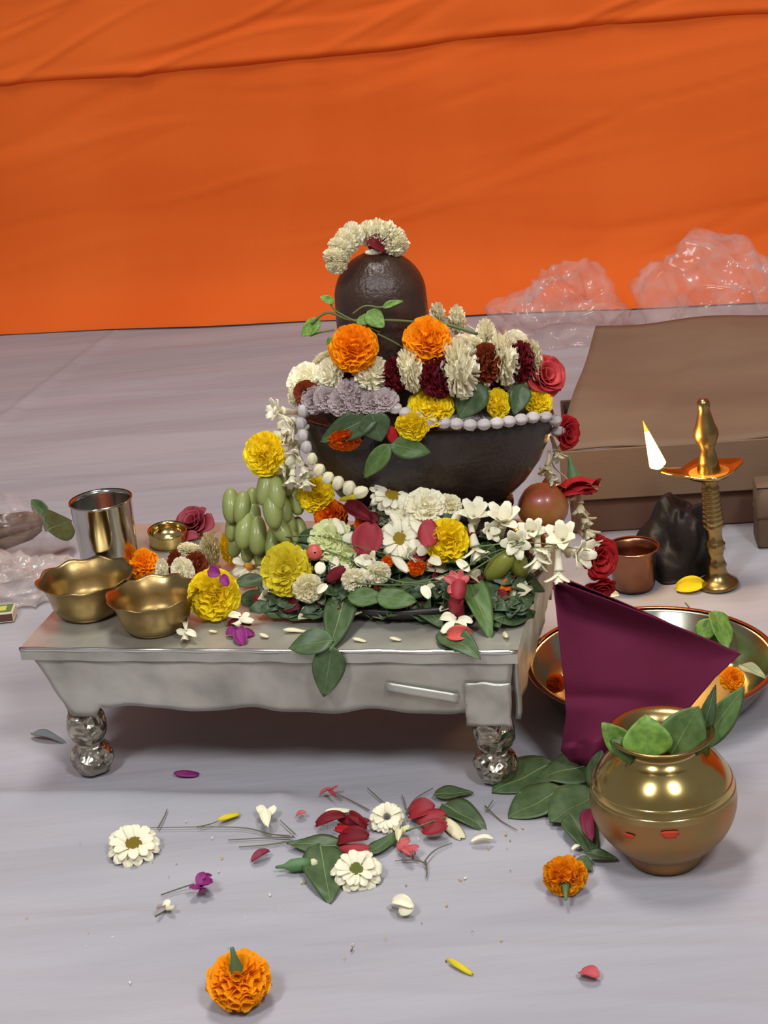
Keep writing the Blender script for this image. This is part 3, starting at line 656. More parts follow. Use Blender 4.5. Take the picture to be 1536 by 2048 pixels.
# ------------------------------------------------------------------ flowers hanging at the sides of the basin
YR = 1.62
garland('strand of red roses and cream buds hanging from the basin spout past the stool edge', [
    ('R', 1132, 866, 1.60, 30, (.6, -.7, .1)), ('TC', 1112, 900, 1.60, 26, (.2, -.6, -.8)), ('TC', 1096, 930, 1.60, 26, (-.2, -.6, -.7)), ('TC', 1098, 955, 1.60, 24, (.5, -.5, -.6)), ('R', 1150, 968, YR, 44, (.1, -.45, -.9), True),
    ('TC', 1160, 1005, YR, 30, (-.1, -.4, -1)), ('TC', 1164, 1030, YR, 28, (.4, -.4, -.8)), ('TC', 1172, 1055, YR, 28, (.3, -.4, -.8)), ('TC', 1178, 1082, YR, 26, (.6, -.4, -.6)), ('R', 1196, 1116, YR, 38, (.35, -.9, .1)), ('R', 1201, 1172, YR, 27, (.1, -.8, -.5))], strpts=[AY(1112, 850, 1.595), AY(1132, 866, 1.60), AY(1104, 925, 1.605), AY(1140, 965, YR), AY(1165, 1030, YR), AY(1190, 1090, YR), AY(1201, 1172, YR)])
garland('hanging cluster of white tuberoses at the left of the basin', [
    ('T', 566, 822, 1.575, 34, (-.9, -.5, .35)), ('T', 588, 842, 1.568, 34, (-.7, -.7, .0)), ('T', 596, 860, 1.562, 30, (-.9, -.4, -.1)), ('T', 575, 880, 1.566, 32, (-.8, -.4, .5)), ('T', 566, 900, 1.562, 30, (-.9, -.5, -.2)), ('T', 592, 905, 1.556, 32, (-.2, -.9, -.3)), ('T', 572, 926, 1.556, 30, (-.7, -.5, -.5)), ('T', 604, 930, 1.548, 30, (.3, -.6, -.8)), ('T', 585, 950, 1.55, 28, (-.2, -.6, -.8)), ('T', 612, 955, 1.545, 28, (-.1, -.6, -.8))],
    strpts=[AY(606, 812, 1.575), AY(592, 850, 1.57), AY(585, 890, 1.565), AY(600, 930, 1.555), AY(612, 950, 1.55)])
marigold('yellow marigold hanging at the far left of the basin above the grapes', AY(530, 908, 1.56), .0235, (-.55, -.8, .2), YEL, 8, True, flat=.85, clen=.5)

# ------------------------------------------------------------------ grapes
def grape_mesh(m):
    def f():
        mb = MB(); lathe(mb, [(.001, -1)] + [(.50 * math.sin(a) ** .8, -math.cos(a)) for a in [math.pi * k / 10 for k in range(1, 10)]] + [(.001, 1)], 16); return mb.mesh('grape', m)
    return cached(('grape', m.name), f)
def grapes(label, lst, stem, Y0, group):
    p0 = AY(*stem[0], Y0); o = thing('grape_bunch', label, 'grapes', p0, group=group)
    for i, (x, y, dY, ang, lp) in enumerate(lst):
        p = AY(x, y, Y0 + dY); d = _U * math.cos(ang) + _R * math.sin(ang) + _F * .2
        part(o, 'grape', grape_mesh(GRAPE), p - p0, qaim(d, i), lp * 1.2 * pxs(p))
    mb = MB(); tube(mb, smooth_path([AY(*q, Y0 + .004) - p0 for q in stem]), .0013, 6); part(o, 'stem', mb.mesh('stem', STEM))
grapes('bunch of long green grapes at the outer left of the flower heap', [(462, 1012, .004, -.05, 30), (484, 1016, -.004, .1, 29), (503, 1004, .006, .1, 25), (468, 1050, .006, .2, 28), (490, 1060, -.014, .15, 33), (514, 1070, -.016, -.05, 34), (506, 1036, -.004, 0, 28), (472, 1085, .004, .2, 26), (497, 1095, .0, .1, 26), (520, 1104, -.004, 0, 24)],
    [(488, 988), (500, 1030), (505, 1080)], 1.575, None)
grapes('bunch of long green grapes beside the yellow marigold of the heap', [(532, 975, -.006, .15, 32), (552, 985, -.01, -.1, 33), (545, 1018, -.016, -.15, 34), (566, 1015, .0, -.25, 28), (560, 1058, -.014, -.6, 30), (580, 1075, -.01, -.55, 28), (575, 1040, .0, -.4, 26), (545, 1085, -.004, .1, 27), (600, 1060, .004, -.3, 24), (590, 1000, .008, -.3, 27), (570, 960, .012, -.2, 28)],
    [(548, 948), (556, 1000), (568, 1060)], 1.56, None)
o = thing('olive_fruit', 'pale green fruit under the tuberoses, the left one of two', 'fruit', HP(998, 1132, -.004)); part(o, 'flesh', grape_mesh(GRAPE2), rot=qaim((.5, -.3, .6)), scale=.021)
part(o, 'stem_end', cached('calyx', calyx_mesh), (.011, .002, .014), qaim((.5, -.3, .6)), .004)
o = thing('olive_fruit', 'pale green fruit under the tuberoses, the right one of two', 'fruit', HP(1036, 1128, -.012)); part(o, 'flesh', grape_mesh(GRAPE2), rot=qaim((-.2, -.3, .7)), scale=.020)
part(o, 'stem_end', cached('calyx', calyx_mesh), (-.004, .002, .017), qaim((-.2, -.3, .7)), .004)
pp = AY(1086, 1014, 1.600)
o = thing('pomegranate', 'orange red pomegranate resting behind the tuberoses at the right of the basin', 'fruit', (pp.x, pp.y, pp.z), qaim((.3, .8, .3)))
mb = MB(); lathe(mb, [(.001, -.025)] + [(.0265 * math.sin(a) * (1 + .03 * math.cos(a)), -.025 * math.cos(a)) for a in [math.pi * k / 14 for k in range(1, 13)]] + [(.008, .0243)], 24, lambda r, z, a, k: (r * (1 + .025 * math.cos(6 * a)), z)); part(o, 'skin', mb.mesh('skin', POMM))
mb = MB(); lathe(mb, [(.007, .022), (.006, .028), (.009, .036), (.008, .036), (.004, .026), (.001, .025)], 18, lambda r, z, a, k: (r, z + (.003 * math.cos(6 * a) if z > .034 else 0))); part(o, 'crown', mb.mesh('crown', POMM))

# ------------------------------------------------------------------ heap of flowers in front of the lingam
def bed_fn():
    rd = random.Random(5); mb = MB()
    for k in range(420):
        u = rd.uniform(.235, .50); v = rd.uniform(.062, .116); t = (v - .062) / .054
        edge = min(1, (u - .22) / .07, (.52 - u) / .06)
        z = max(.010, .018 + .085 * t * max(0, edge)) * rd.uniform(.35, .95)
        p = SL(u, v, z); mi = rd.choices([0, 1, 2, 3], [8, .8, .8, .1])[0]
        a = rd.uniform(0, 6.28); d = Vector((math.cos(a), math.sin(a) * .6, rd.uniform(-.3, .5))).normalized(); n = Vector((rd.uniform(-.5, .5), -.7, .6))
        L = rd.uniform(.018, .034); w = L * rd.uniform(.45, .7); q = frame_yz(d, n)
        def fn(s, t_):
            s2 = t_ * 2 - 1; ww = math.sin(math.pi * (.05 + .92 * s)) ** .7
            return p + q @ Vector((s2 * ww * w / 2, (s - .5) * L, .004 * s2 * s2 - .006 * s * s))
        sheet(mb, fn, 3, 2, .0006, mi)
    return mb.mesh('petal_bed', [LEAFD, CRM, MAR, ORGD])
solo('petal_bed', bed_fn(), 'bed of loose leaves and petals beneath the flower heap on the stool', 'petals', kind='stuff')

def hflow(kind, label, x, y, rp, off=0, ax=None, **k):
    p = HP(x, y, off); r = rp * pxs(p); ax = ax or (0, -.85, .5)
    if kind == 'mg': return marigold(label, p, r, ax, **k)
    if kind == 'da': return daisy(label, p, r, ax, **k)
    if kind == 'po':
        m = k.pop('m', WHT); sd = k.pop('seed', 0); nm = k.pop('name', 'chrysanthemum'); o = thing(nm, label, 'flower', p, qaim(ax, sd), (r, r, r * k.get('flat', .85))); part(o, 'petals', pompon_mesh(m, sd % 3)); part(o, 'calyx', cached('calyx', calyx_mesh), (0, 0, -.5), None, (.8, .8, .4)); return o
    if kind == 'tu':
        m = k.pop('m', WHT); sd = k.pop('seed', 0); o = thing('tuberose', label, 'flower', p, qaim(ax, sd), r); part(o, 'blossom', tub_mesh(m, sd % 4)); part(o, 'calyx', cached('calyx', calyx_mesh), (0, 0, -.95), None, (.3, .3, .2)); return o
hflow('mg', 'bright yellow marigold at the upper left of the heap beside the grapes', 632, 990, 38, .004, (-.1, -.95, .2), col=YEL, seed=1)
hflow('mg', 'deep orange marigold tucked below the upper left yellow marigold', 662, 1032, 35, -.008, (.1, -.8, .5), col=ORGD, seed=2)
hflow('mg', 'small orange marigold behind the large red petal', 727, 1052, 20, .0, (.2, -.9, .3), col=ORGD, seed=3, calyx=False)
hflow('mg', 'large yellow marigold at the right of the flower heap', 895, 1082, 47, .006, (.25, -.9, .25), col=YEL, seed=4)
hflow('mg', 'small orange marigold near the bottom right of the heap', 832, 1134, 20, .002, (.1, -.8, -.2), col=ORGD, seed=5, calyx=False)
hflow('mg', 'tiny orange marigold in the middle of the lower heap', 775, 1124, 13, .004, (.1, -.9, .2), col=ORGD, seed=6, calyx=False)
hflow('da', 'white daisy with a yellow centre at the top of the heap against the basin', 782, 994, 46, .004, (.25, -.55, .8), seed=1)
hflow('da', 'white daisy with a yellow centre in the middle of the heap', 800, 1078, 46, .004, (-.1, -.9, .4), seed=2)
hflow('po', 'white chrysanthemum at the top of the heap below the dark basin', 852, 1016, 44, .004, (.1, -.7, .7), seed=1)
hflow('po', 'white chrysanthemum between the two daisies of the heap', 815, 1034, 34, -.002, (0, -.85, .5), seed=2)
hflow('po', 'white chrysanthemum left of the daisies beside the maroon petal', 762, 1024, 27, -.004, (-.2, -.8, .5), seed=0)
hflow('po', 'cream chrysanthemum at the top right of the heap', 898, 1012, 27, -.004, (.2, -.7, .7), m=CRM, seed=1)
hflow('po', 'pale greenish white carnation left of the large red petal', 662, 1082, 47, .002, (-.1, -.75, .65), m=GRNW, seed=2, name='carnation')
hflow('po', 'cream carnation behind the small pink berry', 690, 1112, 36, .0, (.1, -.85, .4), m=GRNW, seed=1, name='carnation')
hflow('po', 'large lemon yellow chrysanthemum at the lower left of the heap', 574, 1140, 55, .004, (-.25, -.85, .45), m=YELG, seed=1)
hflow('po', 'cream and buff chrysanthemum below the lemon yellow one', 616, 1176, 32, .006, (.1, -.9, -.1), m=CRM, seed=2)
hflow('po', 'small white chrysanthemum at the bottom of the heap above the leaves', 708, 1160, 27, .008, (0, -.85, -.2), m=WHT, seed=0)
hflow('po', 'white blossom hanging in the lower middle of the heap', 756, 1146, 27, .006, (.2, -.9, -.2), m=WHT, seed=1)
hflow('tu', 'white tuberose right of the tiny orange marigold', 812, 1112, 34, .006, (.7, -.6, .3), seed=1)
hflow('tu', 'white tuberose below the left daisy petals of the heap', 745, 1118, 30, .006, (-.4, -.8, .3), seed=2)
p = HP(630, 1105, .010); o = thing('pink_berry', 'small round pink berry in front of the cream carnation', 'berry', p, qaim(C2(p))); mb = MB(); lathe(mb, [(.001, -.0085)] + [(.0085 * math.sin(a), -.0085 * math.cos(a)) for a in [math.pi * k / 9 for k in range(1, 9)]] + [(.001, .0085)], 16); part(o, 'flesh', mb.mesh('flesh', mat('berry_pink', (206, 96, 84), .4, col2=(190, 76, 70), nscale=60))); part(o, 'stem_end', cached('calyx', calyx_mesh), (.005, .006, 0), None, .004)
for lab, b, t, w, m, v, off in (
    ('dark maroon rose petal at the upper middle of the heap', (690, 1008), (742, 1040), 34, MAR, 0, .010), ('maroon petal curled beside the upper maroon petal', (738, 1026), (752, 1044), 26, MAR, 1, .006), ('large red rose petal in the centre of the heap', (742, 1048), (728, 1110), 62, mat('rose_petal_red', (176, 48, 58), .6, var=.05, col2=(160, 38, 50), trans=.2), 2, .012),
    ('upright dark red petal left of the large yellow marigold', (858, 1092), (856, 1038), 44, mat('rose_petal_red', (176, 48, 58)), 3, .030), ('plum coloured petal at the bottom left of the heap', (690, 1136), (652, 1160), 26, MAR, 1, .010),
    ('pale yellow petal lying above the maroon petals', (680, 1000), (722, 990), 14, YELG, 1, .006), ('white petal pointing out left of the heap beside the yellow marigold', (606, 968), (566, 972), 22, WHT, 1, .002), ('white petal under the lemon yellow chrysanthemum', (655, 1170), (634, 1186), 16, WHT, 0, .008), ('brown maroon petal above the small orange marigold', (826, 1120), (852, 1108), 24, MAR, 1, .006), ('white curled petal beside the small orange marigold', (785, 1112), (816, 1142), 20, WHT, 1, .010)):
    petal(lab, HP(*b, off), HP(*t, off), w, m, CAMN, v)
rd = random.Random(21)
LPL = ['below the deep orange marigold of the heap', 'just left of the large red petal', 'just below the pink berry', 'between the pink berry and the plum coloured petal', 'below the large red petal', 'between the two daisies of the heap at their left', 'above the upright dark red petal', 'below the upright dark red petal', 'under the large yellow marigold of the heap', 'between the two small white blooms at the heap bottom', 'above the small white chrysanthemum at the heap bottom', 'above the large yellow marigold beside an upright tuberose', 'between the lemon chrysanthemum and the pink berry', 'right of the middle daisy of the heap', 'at the lower right of the large yellow marigold', 'on top of the pale greenish carnation']
for i, (x, y, m) in enumerate(((676, 1052, WHT), (700, 1076, WHT), (640, 1136, WHT), (668, 1126, WHT), (720, 1124, WHT), (790, 1040, WHT), (836, 1056, WHT), (846, 1100, WHT), (870, 1124, WHT), (735, 1146, WHT), (686, 1140, WHT), (912, 1036, WHT), (604, 1116, WHT), (830, 1090, WHT), (926, 1132, WHT), (652, 1060, WHT))):
    a = rd.uniform(0, 6.28); l = rd.uniform(12, 18)
    petal('loose white petal ' + LPL[i], HP(x - l * math.cos(a), y - l * math.sin(a), .010), HP(x + l * math.cos(a), y + l * math.sin(a), .013), rd.uniform(16, 24), m, (rd.uniform(-.4, .4), -.8, .5), rd.randrange(4), 'loose white petals in the flower heap')
# tuberose strand at the right of the heap
TUL = ['white tuberose standing upright just right of the large yellow marigold', 'white tuberose standing upright at the top of the right strand', 'white tuberose drooping below the first upright tuberose', 'short white tuberose between the two upright tuberoses', 'wide open white tuberose in the middle of the right strand',
       'white tuberose blossom under the pomegranate', 'white tuberose pointing down right of the pale green fruit', 'white tuberose below the pomegranate pointing down left', 'large white tuberose at the right end of the strand', 'white tuberose next to the red rose at the stool edge', 'white tuberose pointing down above the purple cloth tip']
for i, (x, y, r_, ax) in enumerate(((948, 1040, 44, (.1, -.5, .9)), (1004, 1048, 46, (.1, -.5, .9)), (950, 1090, 38, (.1, -.6, -.8)), (975, 1062, 30, (.3, -.8, .3)), (1034, 1082, 42, (-.2, -.9, .2)), (1066, 1066, 36, (-.1, -.7, .6)), (1076, 1108, 38, (-.1, -.6, -.9)), (1098, 1098, 36, (-.6, -.6, -.3)), (1128, 1084, 46, (-.2, -.6, .8)), (1150, 1104, 42, (.5, -.7, .1)), (1118, 1140, 38, (-.1, -.6, -.9)))):
    hflow('tu', TUL[i], x, y, r_ * 1.2, .004, ax, seed=i)
# leaves spilling from the heap over the stool top
def hl(lab, b, t, w, off=.004, nrm=(0, -.75, .65), v=0, m=LEAFD): return leaf(lab, HP(*b, off), HP(*t, off), w, nrm, v, m)
hl('broad green leaf lying flat under the middle of the heap', (695, 1192), (772, 1196), 48, .004, v=0, m=LEAF); hl('broad green leaf lying right of the one under the heap middle', (752, 1192), (834, 1204), 52, .006, v=2, m=LEAF)
def sl_(lab, b, t, w, zb=.008, zt_=.004, nrm=(0, -.4, .9), v=0, m=LEAFD): return leaf(lab, ST(*b, zb), ST(*t, zt_), w, nrm, v, m)
sl_('upright oval leaf in front of the tray above the stool edge', (694, 1180), (660, 1296), 72, .024, .006, (0, -.75, .6), 0)
sl_('dark leaf pointing left at the front edge of the stool', (668, 1282), (574, 1292), 66, .008, .004, (0, -.6, .8), 1)
fr = SL(.30, -.004, 0)
leaf('dark leaf hanging over the front edge of the foil stool', ST(664, 1292, .006), AY(648, 1392, ST(650, 1300).y - .010), 74, (0, -.9, .35), 2)
sl_('dark leaf under the heap left of the pink flower', (822, 1180), (884, 1250), 74, .020, .006, v=0); sl_('long narrow leaf standing right of the pink flower', (930, 1150), (984, 1268), 62, .04, .006, (.2, -.7, .7), 1, LEAF)
sl_('dark leaf with its tip pointing right on the stool top', (985, 1240), (1072, 1220), 70, .010, .004, v=0); sl_('dark leaf in the shade at the right end of the stool top', (958, 1190), (1000, 1260), 70, .014, .004, v=2); sl_('dark leaf under the red petal at the front edge of the stool', (880, 1262), (956, 1306), 66, .006, .005, (0, -.6, .8), 1)
sl_('shaded leaf at the right end of the heap under the green fruit', (1010, 1150), (1090, 1180), 60, .022, .008, v=0); sl_('grey green leaf behind the shaded leaf at the stool edge', (1000, 1180), (1060, 1186), 50, .014, .006, v=3)
sl_('dark leaf between the big yellow marigold and the lemon chrysanthemum', (470, 1165), (545, 1160), 40, .014, .014, v=0); sl_('dark leaf under the lemon yellow chrysanthemum', (480, 1200), (560, 1190), 50, .006, .008, v=2); sl_('dark leaf low in front of the lemon yellow chrysanthemum', (560, 1188), (650, 1206), 36, .012, .010, v=1)
twig('long grass stems lying across the lower heap from left to right', [[HP(600, 1090, .010), HP(680, 1110, .014), HP(760, 1150, .014), HP(830, 1165, .014), HP(930, 1135, .012), HP(1000, 1100, .012), HP(1100, 1095, .012)], [HP(560, 1075, .010), HP(640, 1072, .014), HP(740, 1100, .016), HP(850, 1125, .014)], [HP(700, 1165, .012), HP(800, 1170, .012), HP(900, 1155, .012), HP(990, 1090, .014), HP(1060, 1060, .014)], [HP(930, 1150, .010), HP(1040, 1085, .014), HP(1120, 1060, .014)], [HP(940, 1095, .012), HP(1060, 1085, .016), HP(1180, 1102, .016)]], .0009, STEM)
# pink rolled flower with white and red petals at the front right of the stool
p = ST(915, 1232, .010); o = thing('hibiscus_bud', 'rolled pink red hibiscus bud leaning upright at the front of the heap', 'flower', p)
mb = MB(); tube(mb, smooth_path([Vector((0, 0, 0)), HP(912, 1200, .018) - p, HP(918, 1175, .018) - p, HP(918, 1160, .018) - p]), [.0075] * 4 + [.007] * 4 + [.0075] * 4 + [.008] * 2 + [.006] * 2, 12); me = mb.mesh('rolled_petals', mat('rose_petal_red', (176, 48, 58))); crinkle(me, .0012, 120); part(o, 'rolled_petals', me)
for i, (bx, by, tx, ty) in enumerate(((914, 1168, 888, 1154), (917, 1166, 937, 1154), (914, 1168, 902, 1142), (918, 1166, 922, 1140), (910, 1172, 896, 1186), (915, 1170, 912, 1150))): petal(None, HP(bx, by, .020) - p, HP(tx, ty, .024) - p, 17, PINK, CAMN, i, parent=o)
o = thing('white_flower', 'wilted white flower at the foot of the pink bud on the stool', 'flower', ST(912, 1244, .012)); p0 = Vector(o.location)
for i, (bx, by, tx, ty, w) in enumerate(((912, 1240, 880, 1238, 22), (912, 1242, 884, 1262, 20), (914, 1244, 930, 1256, 22), (920, 1238, 946, 1222, 20), (915, 1240, 945, 1246, 18), (910, 1246, 912, 1262, 24))): petal(None, ST(bx, by, .014) - p0, ST(tx, ty, .012) - p0, w, WHT, (0, -.5, .8), i, parent=o)
petal('coral red petal lying below the wilted white flower at the stool edge', ST(894, 1270, .008), ST(944, 1266, .010), 32, mat('coral_petal', (214, 78, 70), .6, col2=(226, 104, 88), nscale=50, trans=.2), (0, -.8, .6), 0)
petal('white flower bud lying right of the leaf under the heap', HP(846, 1172, .012), HP(858, 1198, .012), 20, WHT, CAMN, 0)

# ------------------------------------------------------------------ things on the left of the stool
def bowl(label, c, r, h, sp):
    o = thing('brass_bowl', label, 'bowl', c, Quaternion((0, 0, 1), sp)); mb = MB(); n = 72
    def wv(rr, z, a, k):
        t = max(0, (z / h - .55) / .45); return rr * (1 + .022 * t * math.cos(10 * a)), z + .0013 * t * math.cos(10 * a + .6)
    prof = [(.0001, .002), (r * .46, .002), (r * .52, 0), (r * .58, .001), (r * .68, .10 * h), (r * .76, .3 * h), (r * .80, .55 * h), (r * .86, .78 * h), (r * .96, .95 * h), (r, h), (r * .985, h * 1.015), (r * .93, .95 * h), (r * .84, .78 * h), (r * .775, .55 * h), (r * .73, .3 * h), (r * .62, .12 * h), (r * .4, .06 * h), (.0001, .055 * h)]
    lathe(mb, prof, n, wv); part(o, 'bowl_wall', mb.mesh('bowl_wall', BRASSD))
    mb = MB(); lathe(mb, [(r * .50, .0), (r * .60, .0), (r * .605, .003), (r * .56, .005), (r * .5, .004)], 40); part(o, 'foot_ring', mb.mesh('foot_ring', BRASSD)); return o
c1 = ST(182, 1222, .001); bowl('scalloped brass bowl in front of the steel tumbler, the larger of two', c1, .0505, .040, .2)
c2 = ST(314, 1254, .001); bowl('scalloped brass bowl near the front edge of the stool, the smaller of two', c2, .0465, .038, .5)
tb = ST(216, 1160, .001); tb = SL(.036, .172, .001)
o = thing('steel_tumbler', 'plain stainless steel tumbler standing behind the two brass bowls', 'tumbler', tb)
mb = MB(); th = .092; tr = .033
lathe(mb, [(.0001, .003), (tr * .86, .003), (tr * .89, 0), (tr * .91, .003), (tr * .99, th - .003), (tr * 1.02, th - .001), (tr * 1.02, th), (tr * .985, th), (tr * .96, th - .004), (tr * .88, .006), (.0001, .006)], 56); part(o, 'tumbler_wall', mb.mesh('tumbler_wall', STEEL))
mb = MB(); lathe(mb, [(tr * 1.0, th - .002), (tr * 1.03, th - .001), (tr * 1.03, th + .0008), (tr * 1.0, th + .001)], 56); part(o, 'rolled_rim', mb.mesh('rolled_rim', STEEL))
lc = SL(.066, .272, .001)  # loose ribbed brass lid, lying open side up
o = thing('brass_lid', 'small ribbed brass lid at the back left of the stool', 'dish', lc, qaim((.05, -.12, 1)))
mb = MB(); lr_ = .0215
lathe(mb, [(.0001, .0015), (lr_ * .95, .0015), (lr_, .003), (lr_ * .97, .006), (lr_ * 1.02, .009), (lr_ * .98, .012), (lr_ * 1.03, .015), (lr_ * 1.03, .0175), (lr_ * .97, .0175), (lr_ * .93, .014), (lr_ * .92, .004), (.0001, .003)], 44); part(o, 'lid_wall', mb.mesh('lid_wall', BRASSP)); mb = MB(); lathe(mb, [(lr_ * 1.0, .0160), (lr_ * 1.05, .0165), (lr_ * 1.05, .0180), (lr_, .0185)], 44); part(o, 'lid_rim', mb.mesh('lid_rim', BRASSP))
rose('dusky red rose lying at the back edge of the stool', ST(386, 1046, .013), .0195, (-.3, -.5, .8), mat('dusky_rose', (156, 50, 62), .6, var=.08, col2=(136, 40, 54), nscale=40, trans=.15), 5, open_=1.2)
petal('dark red petal in front of the dusky rose', ST(366, 1078, .006), ST(398, 1074, .008), 26, mat('dusky_rose', (156, 50, 62)), (0, -.5, .8), 0)
marigold('orange marigold between the steel tumbler and the brass bowls', ST(285, 1128, .020), .0185, (-.1, -.5, .85), ORG, 9, True, flat=.9, clen=.7)
def sgl(label, items, nm='flower_garland'):
    p0 = ST(*items[0][1:3], items[0][3]); o = thing(nm, label, 'garland', p0)
    for i, (k, x, y, dz, rp, ax, fl) in enumerate(items):
        p = ST(x, y, dz); r = rp * pxs(p); m = {'W': WHT, 'M': BRK, 'C': CRM, 'Y': YEL}[k]; part(o, {'W': 'white_bloom', 'M': 'maroon_bloom', 'C': 'cream_bloom', 'Y': 'yellow_bloom'}[k], pompon_mesh(m, i % 3), p - p0, qaim(ax, i), (r, r, r * fl))
    mb = MB(); tube(mb, smooth_path([ST(*it[1:3], it[3]) - p0 for it in items], 3), .0009, 5); part(o, 'string', mb.mesh('string', STRING)); return o
sgl('short white, maroon and yellow garland lying behind the smaller brass bowl', [('W', 324, 1142, .018, 26, (-.9, -.4, .2), .6), ('M', 352, 1128, .020, 28, (-.8, -.5, .2), .7), ('W', 366, 1142, .018, 30, (-.6, -.75, .2), .7), ('M', 392, 1130, .020, 27, (.6, -.6, .3), .9), ('W', 380, 1100, .018, 26, (.3, .3, .9), .8), ('C', 420, 1098, .026, 38, (.95, -.25, .1), .55), ('Y', 456, 1094, .022, 34, (.95, -.3, .1), .45)])
mg = marigold('large yellow marigold with magenta petals on it beside the brass bowl', ST(428, 1190, .026), .0275, (-.12, -.93, .25), YEL, 10, False, flat=.9)
for lab, b, t, w in (('broad magenta petal on top of the large yellow marigold', (418, 1138), (440, 1150), 26), ('narrow magenta petal stuck to the face of the large yellow marigold', (444, 1150), (456, 1172), 20)):
    pb = ST(428, 1190, .026); petal(lab, AY(*b, pb.y - .016), AY(*t, pb.y - .024), w, MAG, (0, -.9, .4), 0)
def sdaisy(lab, x, y, dz, rp, ax, **k): p = ST(x, y, dz); return daisy(lab, p, rp * pxs(p), ax, **k)
sdaisy('white daisy with orange centre between the yellow marigold and the lemon chrysanthemum', 500, 1132, .020, 40, (.2, -.75, .6), seed=4, disc=mat('orange_disc', (226, 150, 40), .8), np_=9, rows=1, discr=.25)
sdaisy('white daisy just behind the one with an orange centre', 522, 1112, .026, 30, (.3, -.5, .8), seed=5, np_=9, rows=1, discr=.2)
for nm, lab, x, y, lst, m in (('jasmine_flower', 'single small white flower lying by the front edge of the stool', 372, 1264, (((372, 1262), (374, 1240), 12), ((372, 1264), (354, 1262), 18), ((374, 1266), (390, 1270), 16), ((370, 1266), (366, 1276), 16)), WHT), ('jasmine_flower', 'crumpled white flower lying on top of the maroon petal', 480, 1236, (((482, 1236), (456, 1232), 16), ((480, 1238), (504, 1240), 18), ((480, 1236), (470, 1226), 14), ((482, 1240), (466, 1246), 16), ((484, 1238), (500, 1228), 14)), WHT)):
    dz = .006 if y > 1250 else .012; p0 = ST(x, y, dz); o = thing(nm, lab, 'flower', p0)
    for i, (b, t, w) in enumerate(lst): petal(None, ST(*b, dz) - p0, ST(*t, dz + (.004 if i else 0)) - p0, w, m, (0, -.5, .85), i, parent=o)
petal('maroon petal under the crumpled white flower', ST(454, 1252, .004), ST(502, 1252, .006), 26, MAR, (0, -.3, .95), 0)
p0 = ST(478, 1268, .004); o = thing('bougainvillea', 'bright magenta bougainvillea bract at the front edge of the stool', 'flower', p0)
for i, (b, t, w) in enumerate((((478, 1262), (452, 1268), 22), ((478, 1262), (508, 1266), 22), ((478, 1260), (484, 1286), 30))): petal(None, ST(*b, .006) - p0, ST(*t, .003) - p0, w, MAG, (0, -.4, .9), i, parent=o)
for lab, b, t, w in (('cream petal lying flat left of the leaf on the stool top', (568, 1262), (612, 1258), 14), ('small cream petal beside the magenta bract', (520, 1268), (536, 1272), 12), ('white petal scrap lying on the foil right of the leaves', (706, 1278), (732, 1280), 12), ('white petal scrap lying on the foil in the middle of the front edge', (780, 1276), (802, 1278), 12), ('yellowish petal scrap at the right end of the stool top', (1014, 1278), (1008, 1260), 12), ('pale petal on the foil in front of the yellow marigold', (418, 1262), (434, 1262), 10)):
    petal(lab, ST(*b, .003), ST(*t, .003), w, CRM, UP, 1)

# ------------------------------------------------------------------ brass water pot with leaves
lp = FL(1330, 1712, .0008)
lota = thing('brass_pot', 'round brass water pot with green leaves in its mouth', 'pot', lp, Quaternion((0, 0, 1), .3))
lr2 = .0645
prof = [(.0001, .004), (.024, .004), (.030, .0), (.033, .0015), (.033, .005)]
for k in range(1, 17):
    a = -1.05 + k / 16 * 2.08; prof.append((lr2 * math.cos(a), .0615 + .0575 * math.sin(a)))
prof += [(.0330, .1130), (.0335, .1165), (.0395, .1215), (.0455, .1245), (.0465, .1265), (.0445, .1275), (.038, .1235), (.031, .117), (.030, .110), (.05, .09), (.0001, .03)]
mb = MB(); lathe(mb, prof, 64); me = mb.mesh('pot_wall', [COPPERY, BRASSP, BRASS])
for p_ in me.polygons:
    z = p_.center.z; p_.material_index = 1 if .078 < z < .112 else 2 if z >= .112 or .068 < z <= .078 else 0
part(lota, 'pot_wall', me)
for z, r_ in ((.0815, .0607), (.0735, .0631)):
    mb = MB(); lathe(mb, [(r_ - .001, z - .0012), (r_ + .0006, z - .0004), (r_ + .0006, z + .0004), (r_ - .001, z + .0012)], 64); part(lota, 'turned_ring', mb.mesh('turned_ring', BRASSP))
def dot(px_, py_, wd, ht, nm):
    # vermilion mark on the belly: unproject onto the sphere-like belly
    kz = .0645 / .0575; c = lp + Vector((0, 0, .0615)); sc_ = lambda w: Vector((w.x, w.y, w.z * kz))
    d0 = ray(px_, py_).normalized(); d = sc_(d0); oc = sc_(CAM - c); A_ = d.dot(d); b_ = oc.dot(d); q = b_ * b_ - A_ * (oc.length_squared - .0645 ** 2)
    if q <= 0: return
    p = CAM + d0 * ((-b_ - math.sqrt(q)) / A_); n = Vector(((p - c).x, (p - c).y, (p - c).z * kz * kz)).normalized(); mb = MB(); qn = qaim(n)
    def fn(u, v):
        a = u * 2 * math.pi; r_ = v; return Vector((r_ * wd * math.cos(a) * (1 + .2 * math.sin(3 * a)), r_ * ht * math.sin(a) * (1 + .25 * math.cos(2 * a)), .0010 - .0006 * v * v))
    sheet(mb, fn, 14, 3, .0004); li = lota.rotation_quaternion.inverted(); part(lota, 'vermilion_mark', mb.mesh('vermilion_mark', KUM), li @ (p + n * .0008 - lp), li @ qn)
dot(1340, 1668, .0075, .0045, 'a'); dot(1260, 1671, .0045, .0028, 'b')
mth = lp + Vector((0, 0, .121))
